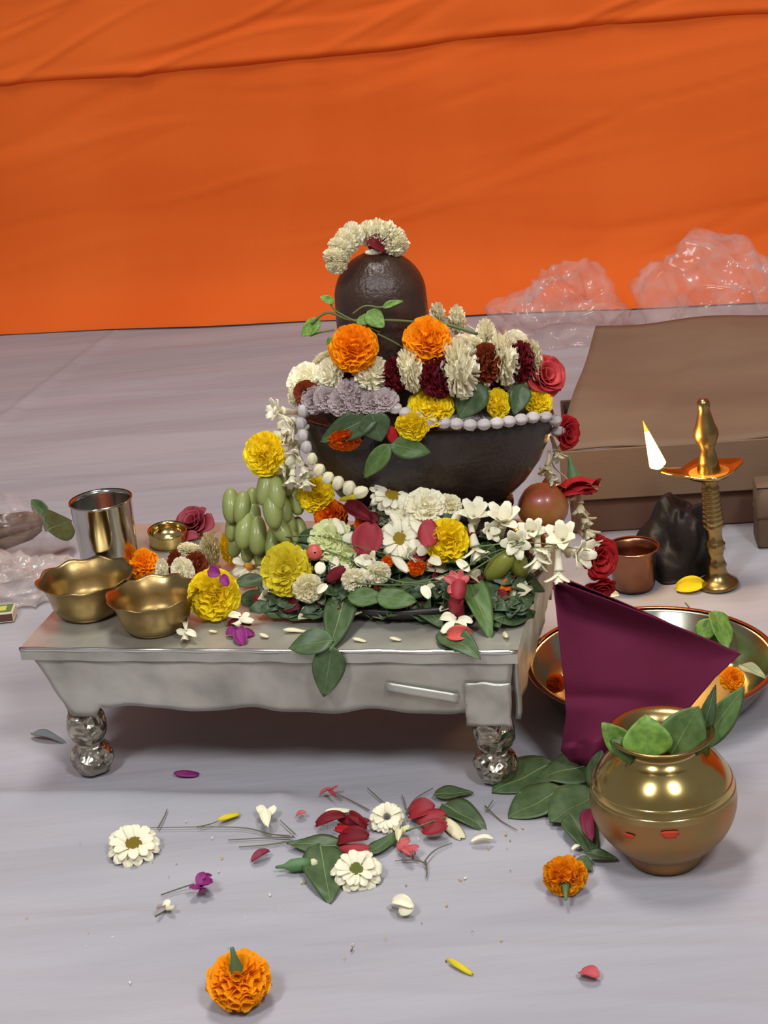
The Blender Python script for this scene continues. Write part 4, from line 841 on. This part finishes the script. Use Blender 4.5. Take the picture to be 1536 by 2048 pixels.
for i, (lab, b, t, w, m, v, dy) in enumerate((('light green leaf at the left of the brass pot mouth', (1262, 1492), (1204, 1446), 46, LEAFL, 0, 0), ('bright green leaf at the front of the brass pot mouth', (1296, 1500), (1292, 1432), 84, LEAFL, 1, -.012), ('broad green leaf at the middle of the brass pot mouth', (1340, 1496), (1398, 1414), 84, LEAF, 0, -.004), ('dark narrow leaf standing up in the brass pot', (1400, 1470), (1430, 1368), 28, LEAFD, 2, .01), ('long green leaf leaning right out of the brass pot', (1398, 1478), (1490, 1374), 50, LEAF, 0, .016), ('green leaf at the left front of the pot mouth under the bright one', (1280, 1500), (1222, 1476), 40, LEAF, 2, -.006))):
    Yb = mth.y - .012 + dy; leaf(lab, AY(b[0], b[1] + 16, Yb), AY(*t, Yb + .008), w * 1.3, (-.1 + .05 * i, -.9, .4), v, m)

# ------------------------------------------------------------------ purple cloth standing between stool and pot
Lp = [(1106, 1164), (1112, 1210), (1118, 1270), (1124, 1330), (1130, 1390), (1132, 1430), (1126, 1470), (1122, 1500), (1140, 1522), (1180, 1538)]
Rp = [(1122, 1166), (1222, 1202), (1322, 1240), (1420, 1280), (1482, 1308), (1430, 1356), (1376, 1420), (1300, 1464), (1236, 1500), (1196, 1540)]
def interp(P, t):
    k = t * (len(P) - 1); i = min(int(k), len(P) - 2); f = k - i; return P[i][0] * (1 - f) + P[i + 1][0] * f, P[i][1] * (1 - f) + P[i + 1][1] * f
def purp(u, v):
    (lx, ly), (rx, ry) = interp(Lp, v), interp(Rp, v); x, y = lx + (rx - lx) * u, ly + (ry - ly) * u
    zfrac = max(0, (1538 - y) / 370)
    Yv = 1.408 + .020 * zfrac + .016 * math.sin(u * 3.0 + .5) * zfrac + .010 * math.sin(u * 9 + 1.5) * max(0, v - .55) * 2 - .014 * u * (1 - v) + .010 * math.sin(u * 4 - v * 5) + .005 * math.exp(-((v - .45 - .25 * u) / .04) ** 2)
    if v > .75: Yv += .004 * math.sin(x * .12)
    return AY(x, y, Yv)
mb = MB(); sheet(mb, purp, 44, 54, .0012); me = mb.mesh('purple_cloth', PURPLE)
cl = thing('folded_cloth', 'stiff folded purple cloth standing upright between the stool and the brass pot', 'cloth', FL(1170, 1536)); part(cl, 'front_layer', me, -Vector(cl.location))
mb = MB(); sheet(mb, lambda u, v: purp(.02 + .9 * u, .03 + .80 * v) + Vector((.002, .012 + .010 * math.sin(u * 3) * (1 - v), 0)), 24, 30, .0012); part(cl, 'back_layer', mb.mesh('back_layer', PURPLE), -Vector(cl.location))

# ------------------------------------------------------------------ steel plate with copper rim, lamp, cup
pc = ZP(1302, 1318, .040); pr = 250 * pxs(pc); pc.z = .0008
plate = thing('steel_plate', 'large round steel plate with a copper rim behind the purple cloth', 'plate', pc)
mb = MB(); lathe(mb, [(.0001, .001), (pr * .74, 0), (pr * .80, .002), (pr * .88, .016), (pr * .965, .036), (pr * .985, .0385), (pr * .965, .040), (pr * .94, .037), (pr * .86, .018), (pr * .78, .006), (pr * .72, .004), (.0001, .0035)], 80); part(plate, 'dish', mb.mesh('dish', STEELG))
mb = MB(); lathe(mb, [(pr * .955, .0385), (pr * .985, .0378), (pr * 1.0, .0385), (pr * 1.003, .0402), (pr * .985, .0418), (pr * .958, .0412)], 80); part(plate, 'copper_rim', mb.mesh('copper_rim', COPPER))
def plz(px_, py_, z=.010): return ZP(px_, py_, z)
marigold('orange marigold lying in the steel plate at the right', plz(1464, 1358, .020), .0135, (.1, -.7, .6), ORG, 3, True)
marigold('orange marigold in the steel plate half hidden by the purple cloth', plz(1112, 1366, .030), .011, (.1, -.7, .6), ORGD, 4, False)
leaf('light green curled leaf lying in the steel plate', plz(1394, 1272, .022), plz(1440, 1238, .040), 46, (-.3, -.7, .6), 1, LEAFL)
leaf('pale green leaf folded against the curled leaf in the steel plate', plz(1428, 1222, .048), plz(1458, 1294, .024), 60, (.4, -.7, .6), 3, LEAFL)
leaf('pale green petal-like leaf at the right wall of the steel plate', plz(1480, 1330, .02), plz(1530, 1352, .03), 30, (-.2, -.4, .9), 0, mat('pale_leaf', (170, 180, 140), .5, trans=.2))
twig('thin green sprig lying in the steel plate by the lamp foot', [[plz(1370, 1205, .030), plz(1392, 1228, .018), plz(1420, 1242, .014), plz(1446, 1230, .020)], [plz(1392, 1228, .018), plz(1398, 1260, .01)]], .001, STEM)
petal('cream petal on the copper rim of the plate behind the purple cloth', plz(1212, 1194, .043), plz(1238, 1190, .043), 16, CRM, (0, -.5, .8), 0)
petal('white petal in the steel plate at the purple cloth edge', plz(1378, 1264, .012), plz(1394, 1270, .012), 10, WHT, (0, -.5, .8), 0)

lb = FL(1441, 1178, .0008); lb.y += .012
lamp = thing('oil_lamp', 'tall slender brass oil lamp with one burning wick behind the steel plate', 'oil lamp', lb, Quaternion((0, 1, 0), -.055))
zs = (AY(1410, 797, lb.y).z) / .262
def LZ(pts): return [(r, z * zs) for r, z in pts]
mb = MB(); lathe(mb, LZ([(.0001, 0), (.024, 0), (.0255, .002), (.024, .006), (.018, .010), (.013, .016), (.011, .024), (.0125, .030), (.0105, .034), (.0085, .042), (.0105, .050), (.012, .053), (.0115, .057), (.0125, .060), (.010, .063), (.009, .072), (.0105, .082), (.0135, .086), (.0115, .090)]), 28); part(lamp, 'foot', mb.mesh('foot', BRASS))
pr_ = [(.0115, .090)]
for k in range(8): z = .093 + k * .0062; pr_ += [(.0125 - k * .0003, z), (.0128 - k * .0003, z + .003), (.0112 - k * .0003, z + .0045)]
pr_ += [(.0095, .146), (.0105, .152), (.014, .156)]
mb = MB(); lathe(mb, LZ(pr_), 28); part(lamp, 'ribbed_stem', mb.mesh('ribbed_stem', BRASS))
mb = MB()
def dishw(r, z, a, k):
    if k in (2, 3): 
        sp_ = 1.9 * max(0, math.cos(a - math.pi * 1.02)) ** 22 + .75 * max(0, math.cos(a - math.pi * .06)) ** 12 + .5 * max(0, math.cos(a - math.pi * 1.5)) ** 14 + .5 * max(0, math.cos(a - math.pi * .5)) ** 14
        return r * (1 + .42 * sp_), z + .003 * sp_
    return r, z
lathe(mb, LZ([(.010, .154), (.024, .157), (.033, .1655), (.032, .1672), (.022, .160), (.009, .159)]), 64, dishw); part(lamp, 'oil_dish', mb.mesh('oil_dish', BRASSP))
mb = MB(); lathe(mb, LZ([(.024, .1618), (.0001, .1622)]), 32); part(lamp, 'lamp_oil', mb.mesh('lamp_oil', GHEE))
mb = MB(); lathe(mb, LZ([(.014, .156), (.014, .166), (.0125, .171), (.013, .174), (.0115, .178), (.0105, .184), (.0085, .193), (.0115, .201), (.0150, .212), (.0145, .219), (.0112, .228), (.0085, .240), (.0068, .247), (.0076, .251), (.0074, .257), (.0055, .2605), (.0001, .262)]), 28); part(lamp, 'finial', mb.mesh('finial', BRASS))
wp = AY(1318, 935, lb.y - .004); LQ = lamp.rotation_quaternion.inverted(); wf = LQ @ (wp - lb)
mb = MB(); tube(mb, smooth_path([wf + Vector((.028, .002, -.006)), wf + Vector((.010, 0, -.003)), wf]), [.0016] * 11, 6); part(lamp, 'wick', mb.mesh('wick', WICK))
ft = AY(1286, 842, lb.y - .004); fb = AY(1318, 936, lb.y - .004); fd = ft - fb; fL = fd.length
mb = MB(); pts = []; rr_ = []
for k in range(15):
    t = k / 14; pts.append(LQ @ (fb + fd * t - lb)); rr_.append(max(.0002, .0108 * (1 - t) ** .95 * min(1, .55 + t * 6)))
rr_[0] = .004; tube(mb, pts, rr_, 14); me = mb.mesh('flame', [FLAME, FLAMET])
for p_ in me.polygons:
    if (p_.center - LQ @ (fb - lb)).dot((LQ @ fd).normalized()) > fL * .78: p_.material_index = 1
part(lamp, 'flame', me)
fl = bpy.data.lights.new('flame_light', 'POINT'); fl.energy = .8; fl.color = (1.0, .60, .22); fl.shadow_soft_size = .012
fo_ = bpy.data.objects.new('flame_light', fl); COL.objects.link(fo_); fo_.location = fb + fd * .45 + Vector((-.004, -.016, .0))

cc = FL(1268, 1172, .0008)
cup = thing('copper_cup', 'copper coloured cup with a rolled rim left of the lamp', 'cup', cc); cr = 54 * pxs(cc); ch = .052
mb = MB(); lathe(mb, [(.0001, .003), (cr * .70, .003), (cr * .74, 0), (cr * .78, .003), (cr * .84, ch * .75), (cr * .88, ch * .90), (cr * .99, ch), (cr * .97, ch * 1.02), (cr * .86, ch * .94), (cr * .81, ch * .75), (cr * .74, .006), (.0001, .006)], 48); part(cup, 'cup_wall', mb.mesh('cup_wall', CUPM))
mb = MB(); lathe(mb, [(cr * .95, ch * .985), (cr * 1.0, ch * .985), (cr * 1.02, ch * 1.01), (cr * .99, ch * 1.035), (cr * .94, ch * 1.02)], 48); part(cup, 'rolled_rim', mb.mesh('rolled_rim', COPPER))
petal('bright yellow petal lying between the copper cup and the lamp foot', FL(1352, 1176, .004), FL(1408, 1168, .006), 34, YEL, (0, -.7, .6), 0)

# ------------------------------------------------------------------ carton, packets and plastic bags behind
q0 = FL(1108, 1040, 0); bx0 = Vector((.250, 2.06, 0))
cart = thing('cardboard_box', 'flat brown cardboard carton with a slanted lid behind the oil lamp', 'box', bx0, Quaternion((0, 0, 1), -.10))
bh = .064
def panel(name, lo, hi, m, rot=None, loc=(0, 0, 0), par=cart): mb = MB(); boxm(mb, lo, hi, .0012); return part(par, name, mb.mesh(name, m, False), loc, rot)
panel('front_panel', (0, 0, .001), (.62, .004, bh), CARDD); panel('back_panel', (0, .40, .001), (.62, .404, bh), CARDD)  # body under the overhanging lid, its shade painted as darker brown
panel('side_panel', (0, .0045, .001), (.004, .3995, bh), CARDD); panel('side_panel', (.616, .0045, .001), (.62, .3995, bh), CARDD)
ls = part(cart, 'lid_front', None); 
mb = MB(); boxm(mb, (-.012, -.014, .052), (.262, -.010, .122), .001); cart_f = part(cart, 'lid_front_flap', mb.mesh('lid_front_flap', CARD, False))
mb = MB(); boxm(mb, (.266, -.012, .054), (.64, -.008, .120), .001); part(cart, 'lid_front_flap', mb.mesh('lid_front_flap', CARD, False))
bpy.data.objects.remove(ls)
def lidf(u, v):
    return Vector((-.014 + .66 * u + .075 * v * (1 - u), -.012 + .43 * v, .122 + .052 * v + .016 * math.sin(u * 7 + v * 6) * v * (1 - v) * 2 + .010 * math.exp(-((u - .12 - .25 * v) / .03) ** 2) * (1 - v) * v * 3 + .003 * math.sin(u * 17 + 3 * v)))
mb = MB(); sheet(mb, lidf, 40, 24, .003); part(cart, 'lid_top', mb.mesh('lid_top', CARD))
def crumple(nm, size, seed, m, lab, cat, loc, rot=None, n=(72, 40), amp=.35, sc=2.2, flatb=True, name='plastic_bag', fold=.10):
    mb = MB(); nu, nv = n; v = []; f = []
    for j in range(nv + 1):
        th = math.pi * j / nv * (.56 if flatb else 1)
        for i in range(nu):
            a = 2 * math.pi * i / nu; d = Vector((math.sin(th) * math.cos(a), math.sin(th) * math.sin(a), math.cos(th)))
            k = 1 + amp * noise.noise(d * sc + Vector((seed, 0, 0))) + fold * (1 - 3.2 * abs(noise.noise(d * sc * 1.3 + Vector((0, seed, 2))))) + fold * .5 * (1 - 3 * abs(noise.noise(d * sc * 2.7 + Vector((seed, 5, 0)))))
            p = d * k; v.append(Vector((p.x * size[0], p.y * size[1], max(-.02, p.z) * size[2])))
    for j in range(nv):
        for i in range(nu):
            i2 = (i + 1) % nu; f.append((j * nu + i, j * nu + nu + i, j * nu + nu + i2, j * nu + i2))
    mb.add(v, f); o = thing(name, lab, cat, loc, rot); part(o, nm, mb.mesh(nm, m)); return o
o = crumple('bag_wall', (.125, .09, .105), 3.0, CLEAR, 'crumpled clear plastic bag on the floor behind the white garland', 'plastic bag', ZP(1116, 668, .004), fold=.14, amp=.5, sc=1.8)
crumple_b = crumple('bag_wall', (.20, .10, .170), 9.0, CLEAR, 'large crumpled clear plastic bag at the right edge behind the carton', 'plastic bag', ZP(1500, 690, .004), fold=.15, amp=.55, sc=1.7)
crumple('bag_wall', (.052, .05, .082), 6.0, BLACKBAG, 'crumpled black plastic bag on the floor behind the oil lamp', 'plastic bag', FL(1352, 1128, .002), fold=.05, amp=.4, sc=1.6)
k0 = FL(1516, 1098, .0008); o = thing('cardboard_box', 'small buff carton cut off by the right edge beside the oil lamp', 'box', k0, Quaternion((0, 0, 1), -.12))
mb = MB(); boxm(mb, (0, 0, 0), (.10, .05, .082), .003); part(o, 'carton_body', mb.mesh('carton_body', CARD)); mb = MB(); boxm(mb, (-.0008, -.0008, .040), (.1008, .0508, .044), .0003); part(o, 'tape_band', mb.mesh('tape_band', CARDD)); mb = MB(); boxm(mb, (-.001, -.001, .0825), (.101, .024, .0845), .0006); part(o, 'top_flap', mb.mesh('top_flap', CARD))
o = crumple('bag_wall', (.078, .05, .045), 21.0, CLEARB, 'crumpled milky plastic bag on the floor at the left edge', 'plastic bag', FL(38, 1185, .002), fold=.14)
# packet with a brown bundle, lying over that bag
b0 = ZP(26, 1062, .058); o = thing('bundle_packet', 'clear plastic packet holding a dark brown bundle at the left edge', 'packet', b0)
mb = MB()
for k in range(16):
    a = k * 2.4; r_ = .027 * math.sqrt(k / 16); yy = r_ * math.cos(a); zz = r_ * math.sin(a) * .75
    tube(mb, [(-.085, yy * 1.2, zz), (-.02, yy * 1.1, zz), (.022, yy * .8, zz * .7 + .006), (.036, yy * .3, .008 + zz * .3)], .0072, 7)
part(o, 'brown_bundle', mb.mesh('brown_bundle', BROWN))
mb = MB(); v = []; f = []; nu, nv = 36, 18
for j in range(nv + 1):
    th = math.pi * j / nv
    for i in range(nu):
        a = 2 * math.pi * i / nu; d = Vector((math.sin(th) * math.cos(a), math.sin(th) * math.sin(a), math.cos(th))); k = 1 + .18 * noise.noise(d * 3) + .10 * noise.noise(d * 8)
        v.append((d.x * .072 * k - .026, d.y * .042 * k, d.z * .050 * k + .006))
for j in range(nv):
    for i in range(nu): i2 = (i + 1) % nu; f.append((j * nu + i, j * nu + nu + i, j * nu + nu + i2, j * nu + i2))
mb.add(v, f); part(o, 'clear_wrap', mb.mesh('clear_wrap', CLEARW))
leaf('dark green leaf standing between the brown packet and the steel tumbler', FL(92, 1062, .050), FL(146, 1040, .040), 84, (-.2, -.9, .3), 0); leaf('small dark leaf tip behind the brown packet', FL(96, 1032, .060), FL(60, 998, .080), 34, (0, -.9, .3), 1)
m0 = FL(-6, 1240, .0008); o = thing('matchbox', 'small matchbox with a green and yellow label at the left edge of the sheet', 'matchbox', m0, Quaternion((0, 0, 1), .02))
mb = MB(); boxm(mb, (-.030, -.012, 0), (.024, .018, .0135), .0008); part(o, 'sleeve', mb.mesh('sleeve', CREAMP, False)); mb = MB(); boxm(mb, (-.028, -.0095, .0134), (.0215, .0155, .0139)); lb_ = part(o, 'printed_label', mb.mesh('printed_label', GREENP, False))
mb = MB(); boxm(mb, (-.020, -.004, .01385), (.014, .010, .0142)); part(lb_, 'yellow_print', mb.mesh('yellow_print', YELP, False)); mb = MB(); boxm(mb, (-.029, -.0125, .002), (.023, -.0119, .0115)); part(o, 'striking_strip', mb.mesh('striking_strip', STRIKE, False))

# ------------------------------------------------------------------ scattered on the sheet in front
def fdaisy(lab, x, y, rp, ax, **k): p = FL(x, y, .009); return daisy(lab, p, rp * pxs(p), ax, **k)
fdaisy('white daisy with a yellow brown centre lying alone on the sheet at the left', 267, 1692, 56, (.05, -.35, .95), seed=1, disc=mat('brown_disc', (166, 138, 30), .8, bump=.8, bscale=500), np_=13, discr=.40)
fdaisy('white daisy with a green centre lying on a leaf in front of the stool', 713, 1742, 51, (.0, -.4, .9), seed=2, disc=DISCG, np_=17, discr=.42)
marigold('orange marigold with its green stem up, nearest to the camera', FL(477, 1960, .022), .0270, (.02, .15, -.98), ORG, 11, True, flat=.95, clen=.85, full=True)
marigold('orange marigold with its green stem towards the camera left of the brass pot', FL(1130, 1752, .017), .0200, (.10, .80, .25), ORG, 12, True, flat=.95, clen=.85, full=True)
CRI = mat('crimson_petal', (160, 34, 46), .6, var=.1, col2=(140, 26, 38), nscale=50, trans=.15)
def mult(nm, lab, c, lst, cat='flower', z=.004, nrm=(0, -.35, .95)):
    p0 = FL(*c, .002); o = thing(nm, lab, cat, p0)
    for i, (b, t, w, m) in enumerate(lst): petal(None, FL(*b, z) - p0, FL(*t, z + .006 + .002 * (i % 3)) - p0, w, m, nrm, i, parent=o)
    return o
def fp(lab, b, t, w, m, v=0, z=.003, nrm=UP): return petal(lab, FL(*b, z), FL(*t, z + .002), w, m, nrm, v)
mult('torn_petal', 'torn white petal lying alone on the sheet below the green-centred daisy', (806, 1816), (((782, 1806), (826, 1816), 30, WHT), ((800, 1828), (824, 1806), 30, WHT)), cat='petal'); fp('yellow petal lying at the front of the sheet', (897, 1922), (944, 1942), 16, YELG, 1); fp('torn red petal lying at the front right of the sheet', (1160, 1944), (1196, 1956), 36, mat('faded_red', (196, 74, 84), .6, col2=(206, 92, 98), nscale=60, trans=.15), 0)
fp('dark red petal lying left of the leaf cluster on the sheet', (504, 1724), (540, 1704), 22, mat('wine_petal', (136, 36, 66), .6, trans=.15), 0); fp('white petal lying flat right of the scattered flowers', (942, 1686), (986, 1680), 16, WHT, 0); fp('cream petal right of the red rose petals on the sheet', (890, 1640), (924, 1670), 32, CRM, 1)
fp('yellow petal on a thin stem behind the left daisy', (436, 1642), (478, 1622), 18, YELG, 1); fp('small coral petal on the sheet below the stool', (592, 1632), (612, 1626), 16, PINK, 0); fp('white petal behind the maroon petals on the sheet', (652, 1624), (698, 1616), 20, WHT, 1); fp('magenta petal lying under the front of the stool', (350, 1548), (396, 1544), 26, MAG, 1)
mult('wilted_flower', 'wilted white flower on the sheet between the yellow petal and the rose petals', (530, 1626), (((530, 1634), (516, 1612), 18, WHT), ((532, 1632), (550, 1612), 20, WHT), ((530, 1630), (534, 1646), 22, WHT), ((528, 1626), (540, 1616), 18, CRM)))
o = mult('bougainvillea', 'crumpled magenta flower with a thin stem at the left front of the sheet', (402, 1764), (((400, 1774), (412, 1746), 28, MAG), ((398, 1772), (384, 1774), 22, MAG), ((404, 1770), (422, 1762), 22, MAG), ((402, 1776), (408, 1778), 20, MAG), ((408, 1762), (424, 1752), 14, MAG)), z=.006)
mb = MB(); p0 = Vector(o.location); tube(mb, smooth_path([FL(388, 1768, .006) - p0, FL(362, 1776, .003) - p0, FL(322, 1790, .002) - p0]), .0007, 5); part(o, 'stem', mb.mesh('stem', TWIG))
o = mult('flower_bud', 'small white bud with a thin stem at the left front of the sheet', (332, 1812), (((330, 1818), (340, 1800), 16, WHT), ((332, 1818), (346, 1812), 14, CRM), ((328, 1816), (314, 1814), 10, LIL)))
mb = MB(); p0 = Vector(o.location); tube(mb, smooth_path([FL(334, 1820, .003) - p0, FL(322, 1826, .002) - p0, FL(310, 1832, .002) - p0]), .0007, 5); part(o, 'stem', mb.mesh('stem', TWIG))
mult('rose_remains', 'long dark maroon rose petals lying at the back of the scattered flowers', (690, 1640), (((632, 1652), (692, 1634), 28, MAR), ((680, 1640), (734, 1640), 28, MAR), ((700, 1636), (730, 1650), 22, MAR), ((676, 1648), (700, 1652), 18, RED)))
mult('rose_remains', 'round maroon rose petals lying between the two leaves and the green-centred daisy', (708, 1690), (((676, 1684), (738, 1676), 44, MAR), ((680, 1700), (736, 1694), 30, mat('rose_petal_red', (176, 48, 58))), ((672, 1664), (696, 1662), 18, RED)), z=.006)
mult('rose_remains', 'crimson rose petals lying left of the two leaves near the stool leg', (860, 1640), (((818, 1630), (870, 1618), 50, CRI), ((836, 1640), (888, 1630), 50, CRI), ((848, 1664), (892, 1650), 44, CRI), ((846, 1612), (880, 1624), 24, MAR)), z=.006)
fdaisy('small white flower with crowded petals between the rose petals on the sheet', 774, 1636, 36, (.05, -.55, .85), seed=6, disc=mat('dark_disc', (70, 60, 60), .8), np_=16, discr=.12)
mult('rose_remains', 'coral pink crumpled petal right of the green-centred daisy', (812, 1694), (((796, 1700), (820, 1680), 22, PINK), ((810, 1698), (834, 1694), 24, PINK), ((806, 1702), (820, 1706), 18, PINK)))
mult('twig_bud', 'small cream flower scrap with a green stalk beside the crimson petals', (806, 1662), (((796, 1664), (786, 1654), 16, CRM), ((800, 1662), (816, 1652), 18, GRNW), ((800, 1664), (796, 1676), 14, CRM)))
def flf(lab, b, t, w, v=0, m=LEAFD, zb=.005, zt_=.005, nrm=(0, -.15, 1)): return leaf(lab, FL(*b, zb), FL(*t, zt_), w, nrm, v, m)
flf('dark leaf pointing left behind the green-centred daisy', (690, 1690), (574, 1690), 62, 2); flf('long dark leaf under the green-centred daisy pointing to the camera', (640, 1690), (660, 1800), 96, 0); flf('small dark leaf right of the round maroon petals', (736, 1706), (800, 1668), 40, 2)
flf('green leaf lying nearest the stool leg on the sheet', (866, 1590), (946, 1582), 42, 0); flf('dark leaf with a pointed tip right of the crimson rose petals', (884, 1610), (972, 1652), 66, 1)
o = thing('flower_bud', 'green pointed bud lying left of the leaf under the daisy', 'flower', FL(592, 1730, .006), frame_yz(Vector((1, .03, 0)), UP)); mb = MB(); tube(mb, [(0, -.019, 0), (0, -.011, 0), (0, -.004, 0), (0, .006, 0), (0, .014, 0)], [.0012, .0022, .006, .0062, .0046], 12); part(o, 'calyx', mb.mesh('calyx', mat('bud_green', (84, 122, 74), .6))); mb = MB(); tube(mb, [(0, .012, 0), (0, .017, 0), (0, .020, 0)], [.004, .0042, .002], 10); part(o, 'bud_tip', mb.mesh('bud_tip', CRM))
twig('long thin branched grass sprig reaching left over the sheet from the leaf cluster', [[FL(580, 1672, .003), FL(540, 1668, .003), FL(490, 1656, .002), FL(400, 1654, .002), FL(285, 1656, .002)], [FL(394, 1654, .002), FL(420, 1648, .002), FL(436, 1642, .003)], [FL(316, 1656, .002), FL(330, 1630, .002), (FL(334, 1618, .002))]], .0009)
twig('two thin grass blades left of the leaf cluster', [[FL(588, 1674, .003), FL(530, 1676, .003), FL(456, 1680, .002)], [FL(585, 1682, .003), FL(530, 1690, .003), FL(478, 1694, .002)]], .0010)
twig('thin grass sprigs behind the small white flower on the sheet', [[FL(738, 1620, .003), FL(700, 1600, .003), FL(672, 1586, .003)], [FL(768, 1606, .003), FL(735, 1576, .003)], [FL(590, 1668, .003), FL(560, 1640, .002)], [FL(812, 1626, .003), FL(830, 1598, .004), FL(866, 1576, .004)], [FL(812, 1618, .003), FL(804, 1590, .003)]], .0008)
twig('curved thin stem on the sheet below the cream petal', [[FL(852, 1730, .002), FL(850, 1722, .003), FL(870, 1700, .003), FL(904, 1686, .002)], [FL(850, 1726, .003), FL(830, 1720, .003), FL(790, 1722, .002)], [FL(852, 1724, .003), FL(854, 1745, .002), FL(852, 1756, .002)]], .0009)
twig('thin stem on the sheet between the stool leg and the orange marigold', [[FL(970, 1612, .002), FL(1000, 1640, .003), FL(1034, 1660, .002)], [FL(972, 1622, .002), FL(986, 1600, .003)]], .0008)
twig('green stalk lying over the crimson rose petals', [[FL(812, 1662, .010), FL(850, 1648, .016), FL(896, 1632, .012)]], .0011, STEM)
o = mult('faded_flower', 'tiny reddish dried flower on the sheet under the stool front', (660, 1582), (((640, 1590), (664, 1578), 8, PINK), ((662, 1580), (674, 1570), 8, PINK), ((656, 1584), (670, 1588), 8, PINK)))
# leaves between stool and pot
for lab, b, t, w, v in (('large dark leaf right of the stool leg', (1110, 1528), (984, 1580), 120, 0), ('large dark leaf under the lower tip of the purple cloth', (1200, 1520), (1076, 1560), 112, 2), ('dark leaf lying left of the brass pot nearest the stool leg', (1130, 1580), (1016, 1632), 110, 0), ('broad dark leaf left of the brass pot', (1204, 1580), (1100, 1648), 140, 2), ('dark leaf tucked under the left of the brass pot', (1140, 1630), (1190, 1704), 76, 1), ('small dark leaf under the foot of the brass pot at the left', (1170, 1706), (1236, 1716), 34, 0), ('small dark leaf beside the orange marigold left of the pot', (1152, 1718), (1186, 1738), 40, 1), ('dark leaf standing behind the left shoulder of the brass pot', (1186, 1580), (1206, 1500), 60, 2)):
    flf(lab, b, t, w, v, zb=.006 + .003 * (v), zt_=.004 if 'standing' not in lab else .05)
fp('deep red petal between the leaves and the left of the brass pot', (1186, 1680), (1190, 1622), 34, mat('wine_petal', (136, 36, 66)), 0, .012, (-.5, -.6, .6)); fp('tiny white petal left of the small leaf by the pot', (1144, 1700), (1160, 1692), 12, WHT, 0)
fp('pale blue green leaf scrap by the shoulder of the brass pot', (1180, 1556), (1190, 1540), 18, mat('pale_scrap', (176, 186, 176), .5), 0, .02, (-.2, -.8, .5))
leaf('grey dried leaf scrap on the sheet left of the stool leg', FL(62, 1468, .003), FL(132, 1480, .003), 26, UP, 1, mat('dried_leaf', (112, 116, 120), .7))
# crumbs
rd = random.Random(8); mb = MB()
for k in range(80):
    x = rd.gauss(720, 330); y = rd.choice([rd.gauss(1720, 50), rd.uniform(1640, 1980)])
    if not (40 < x < 1180 and 1625 < y < 2000): continue
    p = FL(x, y, .0005); s_ = rd.uniform(.0006, .0018); q = Quaternion((rd.random(), rd.random(), rd.random(), rd.random())).normalized()
    mb.add([p + q @ Vector(c) * s_ for c in ((1.6, 0, 0), (-.8, .9, 0), (-.8, -.9, 0), (0, 0, .7), (0, 0, -.7))], [(0, 1, 3), (1, 2, 3), (2, 0, 3), (1, 0, 4), (2, 1, 4), (0, 2, 4)], rd.choice([0, 0, 1, 2]))
solo('crumb_scatter', mb.mesh('crumb_scatter', [mat('crumb_tan', (190, 164, 110), .8), mat('crumb_white', (226, 222, 206), .8), mat('crumb_brown', (120, 92, 76), .8)], False), 'fine crumbs and flower dust sprinkled over the sheet in front', 'crumbs', kind='stuff')
